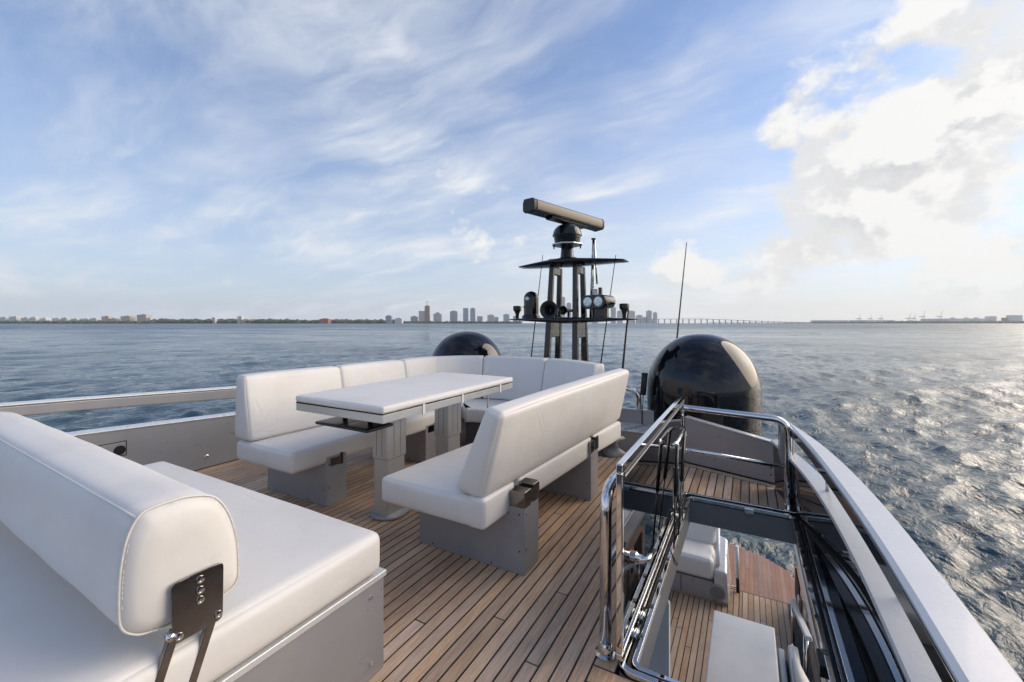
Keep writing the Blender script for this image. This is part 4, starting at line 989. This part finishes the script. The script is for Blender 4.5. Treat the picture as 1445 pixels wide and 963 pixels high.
def wood(name, runs, label, seed):
    rg = random.Random(seed); V = []; F = []
    ico = bmesh.new(); bmesh.ops.create_icosphere(ico, subdivisions=1, radius=1.0); iv = [v.co.copy() for v in ico.verts]; ifc = [[v.index for v in f.verts] for f in ico.faces]; ico.free()
    for (x0, x1, D_, h0, h1, step) in runs:
        x = x0
        while x < x1:
            for row in range(3):
                p = at(x+rg.uniform(-.7, .7), D_+10+row*45+rg.uniform(0, 40)); h = rg.uniform(h0, h1)*(1+.12*row); r_ = h*rg.uniform(.75, 1.3); n = len(V)
                for v in iv:
                    j = rg.uniform(.75, 1.2); V.append((p.x+v.x*r_*j, p.y+v.y*r_*j, WATER+1.5+h*.45+v.z*h*.6*j))
                F += [tuple(i+n for i in f) for f in ifc]
            x += step*rg.uniform(.6, 1.3)
    return tag(mk(name, V, F, 'foliage'), label, kind='stuff')
wood('shoreline_trees', [(-80, 220, 3080, 9, 19, 2.0), (215, 420, 3190, 16, 30, 1.7), (415, 560, 3260, 14, 27, 1.8), (555, 735, 3450, 9, 17, 2.0)], 'dark green belt of trees along the far left shore', 11)
wood('port_trees', [(1150, 1260, 4420, 10, 16, 2.0), (1255, 1460, 4420, 14, 24, 1.8)], 'hazy grey green trees along the port shore', 12)
def building(px, wpx, toppx, D_, mat, label, cat='building', group=None, name='building', bands=0, top=None, base_y=455.):
    k = D_/598.; p = at(px, D_); w_ = wpx*k; zt = CAM_H+(456-toppx)*k; b_ = thing(name, label, cat, (p.x, p.y, WATER+1), group)
    obox(p, w_, w_*.8, WATER+1, zt).build('wall', mat, b_)
    if bands:
        for i in range(bands):
            z = WATER+8+(zt-WATER-10)*(i+.5)/bands; obox(p-FW*1.2, w_*1.02, w_*.82, z-.9, z+.9).build('floor_band', 'slab', b_)
    if top: obox(p+FW*w_*.2, w_*.45, w_*.4, zt, zt+top*k).build('roof_house', mat, b_)
    return b_
TW = 'city towers on the far shore'
towers = [(584, 9, 447, 'towr', 'low wide glass block left of the red brown tower', 4, 1), (595, 8, 439, 'tower2', 'slim grey tower touching the red brown tower under construction', 7, 0),
          (602.5, 6.5, 432, 'rust', 'red brown tower under construction with a crane on top', 9, 1), (617, 11, 443, 'tower2', 'broad concrete tower just right of the red brown tower', 6, 2),
          (640, 10, 439.5, 'towr', 'dark glass tower standing alone in the middle of the skyline', 8, 1), (657, 7, 435, 'towr', 'tallest pale blue glass tower, left one of the twin pair', 10, 0),
          (667, 7, 435.5, 'towr', 'pale blue glass tower, right one of the twin pair', 10, 1), (677, 7.5, 446.5, 'tower2', 'short grey block right of the twin glass towers', 4, 0),
          (692.5, 9.5, 445, 'tower2', 'mid height grey apartment tower with flat roof on the shore', 5, 1), (700.5, 5.5, 447.5, 'tower2', 'small narrow block beside the mid height grey tower', 3, 0),
          (714.5, 8.5, 444, 'towr', 'blue grey tower nearest the mast end of the skyline', 6, 1), (727, 6, 446, 'tower2', 'faint grey block beside the lower wing tip', 4, 0)]
for px, w_, t_, mt, lab, nb_, tp in towers: building(px, w_, t_, 3900, mt, lab, 'tower', TW, 'tower', nb_, tp)
c_ = thing('tower_crane', 'thin tower crane standing on the red brown unfinished tower', 'crane', tuple(at(602, 3900)+Vector((0, 0, 150))))
k = 3900/598; p = at(602, 3905); obox(p, 2.2, 2.2, CAM_H+24*k, CAM_H+31*k).build('mast', 'crane', c_); obox(p+RT*4, 38, 2, CAM_H+29.5*k, CAM_H+30*k).build('jib', 'crane', c_)
DT = 'hazy downtown towers behind the bridge'
for px, w_, t_, lab in ((787, 5, 434, 'hazy thin tower between the mast legs'), (795, 5, 420, 'hazy tall slim tower between the mast legs'), (803, 6, 428, 'hazy tower hard against the mast leg'), (840, 7, 432, 'hazy tower behind the searchlight'),
                        (866, 6, 434, 'hazy tall tower just right of the searchlight'), (875, 6, 439, 'hazy tower seen beside the mushroom aerial'), (892, 8, 439.5, 'hazy tower standing over the wing tip'), (903, 8, 445.5, 'hazy short block above the bridge start'),
                        (911, 7, 448.5, 'hazy low block above the bridge between two towers'), (916.5, 6.5, 439, 'tallest hazy tower above the bridge'), (925, 5, 441.5, 'hazy tower right of the tallest one above the bridge')):
    building(px, w_, t_, 6500, 'tower2', lab, 'tower', DT, 'tower', 0, 1)
# low shoreline buildings on the left
for i, (px, w_, t_) in enumerate([(3, 9, 448), (18, 10, 447.2), (34, 9, 448.6), (46, 8, 448), (60, 9, 449.5), (78, 10, 449.5), (90, 8, 449), (104, 9, 450.3), (118, 12, 450.2), (131, 9, 449.6)]):
    building(px, w_, t_, 3300, 'pale', 'low whitish shoreline building half hidden by the tree belt', 'building', 'low whitish buildings along the shore', 'shore_building', 0, .8)
for px, w_, t_, mt, lab in ((148, 10, 446.8, 'tan', 'cream building beside the two big tan blocks'), (158, 9, 450, 'tan', 'low cream wing between the cream building and tan blocks'), (176.5, 13, 446.5, 'tan', 'tan shoreline block with pale roof house'), (199.5, 13, 444.5, 'tan', 'largest tan shoreline block standing above the trees'),
                            (209, 7, 449.4, 'pale', 'small pale annex beside the largest tan block'), (338, 6, 446.8, 'pale', 'white tower like building rising from the wooded shore'), (345, 14, 451.5, 'tan', 'cream waterside villa in front of the wooded shore'),
                            (301, 5, 448.6, 'pale', 'small white house peeping over the wooded shore'), (457, 12, 450.3, 'roofred', 'red roofed house among the trees'), (548, 8, 446, 'towr', 'pale teal mid rise block over the tree belt'), (562, 10, 449.5, 'pale', 'white low roof at the end of the tree belt')):
    building(px, w_, t_, 3180 if px > 300 else 3280, mt, lab, 'building', None, 'shore_building', 0, .9)
# bridge
br = thing('road_bridge', 'long hump backed concrete road bridge on many piers crossing the bay', 'bridge', tuple(at(960, 3600)+Vector((0, 0, WATER))))
DB = 3600.; kb = DB/598
bx = [872, 890, 930, 965, 990, 1020, 1060, 1100, 1150]; by = [451.8, 451.2, 450.3, 450.0, 450.2, 451.0, 452.8, 454.3, 455.3]
V = []; F = []
xx = np.linspace(872, 1150, 60)
for x in xx:
    z = CAM_H+(456-np.interp(x, bx, by))*kb; p = at(x, DB)
    for q, zz in ((p, z-3.2), (p+FW*14, z-3.2), (p+FW*14, z), (p, z)): V.append((q.x, q.y, zz))
for i in range(59):
    for k_ in range(4): F.append((i*4+k_, i*4+(k_+1) % 4, i*4+4+(k_+1) % 4, i*4+4+k_))
mk('bridge_deck', V, F, 'concrete', br)
for i, x in enumerate(np.arange(878, 1128, 8.6)):
    z = CAM_H+(456-np.interp(x, bx, by))*kb-3.3; obox(at(x, DB)+FW*2, 5., 9, WATER-1, z).build('pier', 'concrete', br)
lb = thing('low_bridge', 'low older causeway on stubby piers beyond the hump backed bridge', 'bridge', tuple(at(1060, 3750)+Vector((0, 0, WATER))))
obox(at(1090, 3750), (1190-1005)*3750/598, 10, WATER+5.5, WATER+8.5).build('bridge_deck', 'concrete', lb)
for x in np.arange(1008, 1188, 9.): obox(at(x, 3750), 9, 8, WATER-1, WATER+5.4).build('pier', 'concrete', lb)
# port: cranes, sheds
def sts(px, hpx, lean, label, D_=4900):
    k = D_/598; p = at(px, D_); H_ = hpx*k; c_ = thing('port_crane', label, 'crane', (p.x, p.y, WATER+2), 'container cranes in the port')
    z0 = WATER+2; zm = z0+H_*.50
    for s_ in (-1, 1): obox(p+RT*s_*k*1.5, k*.38, k*.38, z0, zm).build('leg', 'crane', c_)
    obox(p-RT*k*1.2, k*8, k*.5, zm, zm+k*.8).build('girder', 'crane', c_)
    a = p+Vector((0, 0, zm)); b_ = a+RT*(k*lean)+Vector((0, 0, H_*.52)); tube('boom', [a, b_], k*.22, 'crane', c_, 6)
for px, h, l, lab in ((1213, 12, .4, 'single hazy port crane with upright boom at the left of the port'), (1229, 12, .3, 'hazy port crane, left of a pair with upright booms'), (1244, 12, .4, 'hazy port crane, right of a pair with upright booms'), (1283, 13, 2., 'hazy port crane with boom leaning right next to its twin'), (1290, 13, 1.5, 'hazy port crane right beside the leaning boom twin'),
                      (1303, 18, 2.6, 'tall hazy port crane with raised leaning boom beside a pair of smaller ones'), (1327, 18, 3.2, 'tall hazy port crane with raised boom standing apart by the long shed')):
    sts(px, h, l, lab)
for px, w_, t_, lab in ((1180, 34, 452.2, 'long pale blue roofed shed at the left of the port'), (1243, 40, 452, 'long pale shed under the paired port cranes'), (1365, 52, 449.8, 'very long pale shed with peaked roof lights in the port'), (1402, 9, 446.5, 'pale block beside the long port shed'), (1437, 12, 445, 'biggest pale block at the end of the port shore')):
    building(px, w_, t_, 4850, 'pale', lab, 'shed', None, 'port_shed')
b_ = building(1420, 5, 448.5, 4600, 'orange', 'small orange harbour structure on the port shore', 'building', None, 'harbour_building')
for px in (1347, 1366, 1380):
    p = at(px, 4845); k = 4850/598
    t_ = thing('roof_tent', 'small pale peaked tent roof on the long port shed', 'roof', (p.x, p.y, CAM_H+6*k), 'peaked tents on the port shed')
    mk('peak', [tuple(p+RT*k*2.5+Vector((0, 0, CAM_H+6.2*k))), tuple(p-RT*k*2.5+Vector((0, 0, CAM_H+6.2*k))), tuple(p-RT*k*2.5+FW*40+Vector((0, 0, CAM_H+6.2*k))), tuple(p+RT*k*2.5+FW*40+Vector((0, 0, CAM_H+6.2*k))), tuple(p+FW*20+Vector((0, 0, CAM_H+8.6*k)))], [(0, 1, 4), (1, 2, 4), (2, 3, 4), (3, 0, 4), (0, 3, 2, 1)], 'pale', t_)

# haze: one closed box of thin air round everything
HAZE = True
if HAZE:
    m_, k_, o_ = newmat('thin_air'); v = k_.n('ShaderNodeVolumePrincipled'); v.inputs['Color'].default_value = (.90, .94, 1., 1); v.inputs['Density'].default_value = 5e-5; v.inputs['Anisotropy'].default_value = .25
    k_.nt.links.new(v.outputs[0], o_.inputs['Volume'])
    hz_o = MB().box(-9000, 9000, -9000, 9000, WATER-2.0, 330).build('haze', m_)
    tag(hz_o, 'thin pale haze over the bay', kind='stuff')
for o in bpy.data.objects:
    if '_base' in o.keys(): del o['_base']
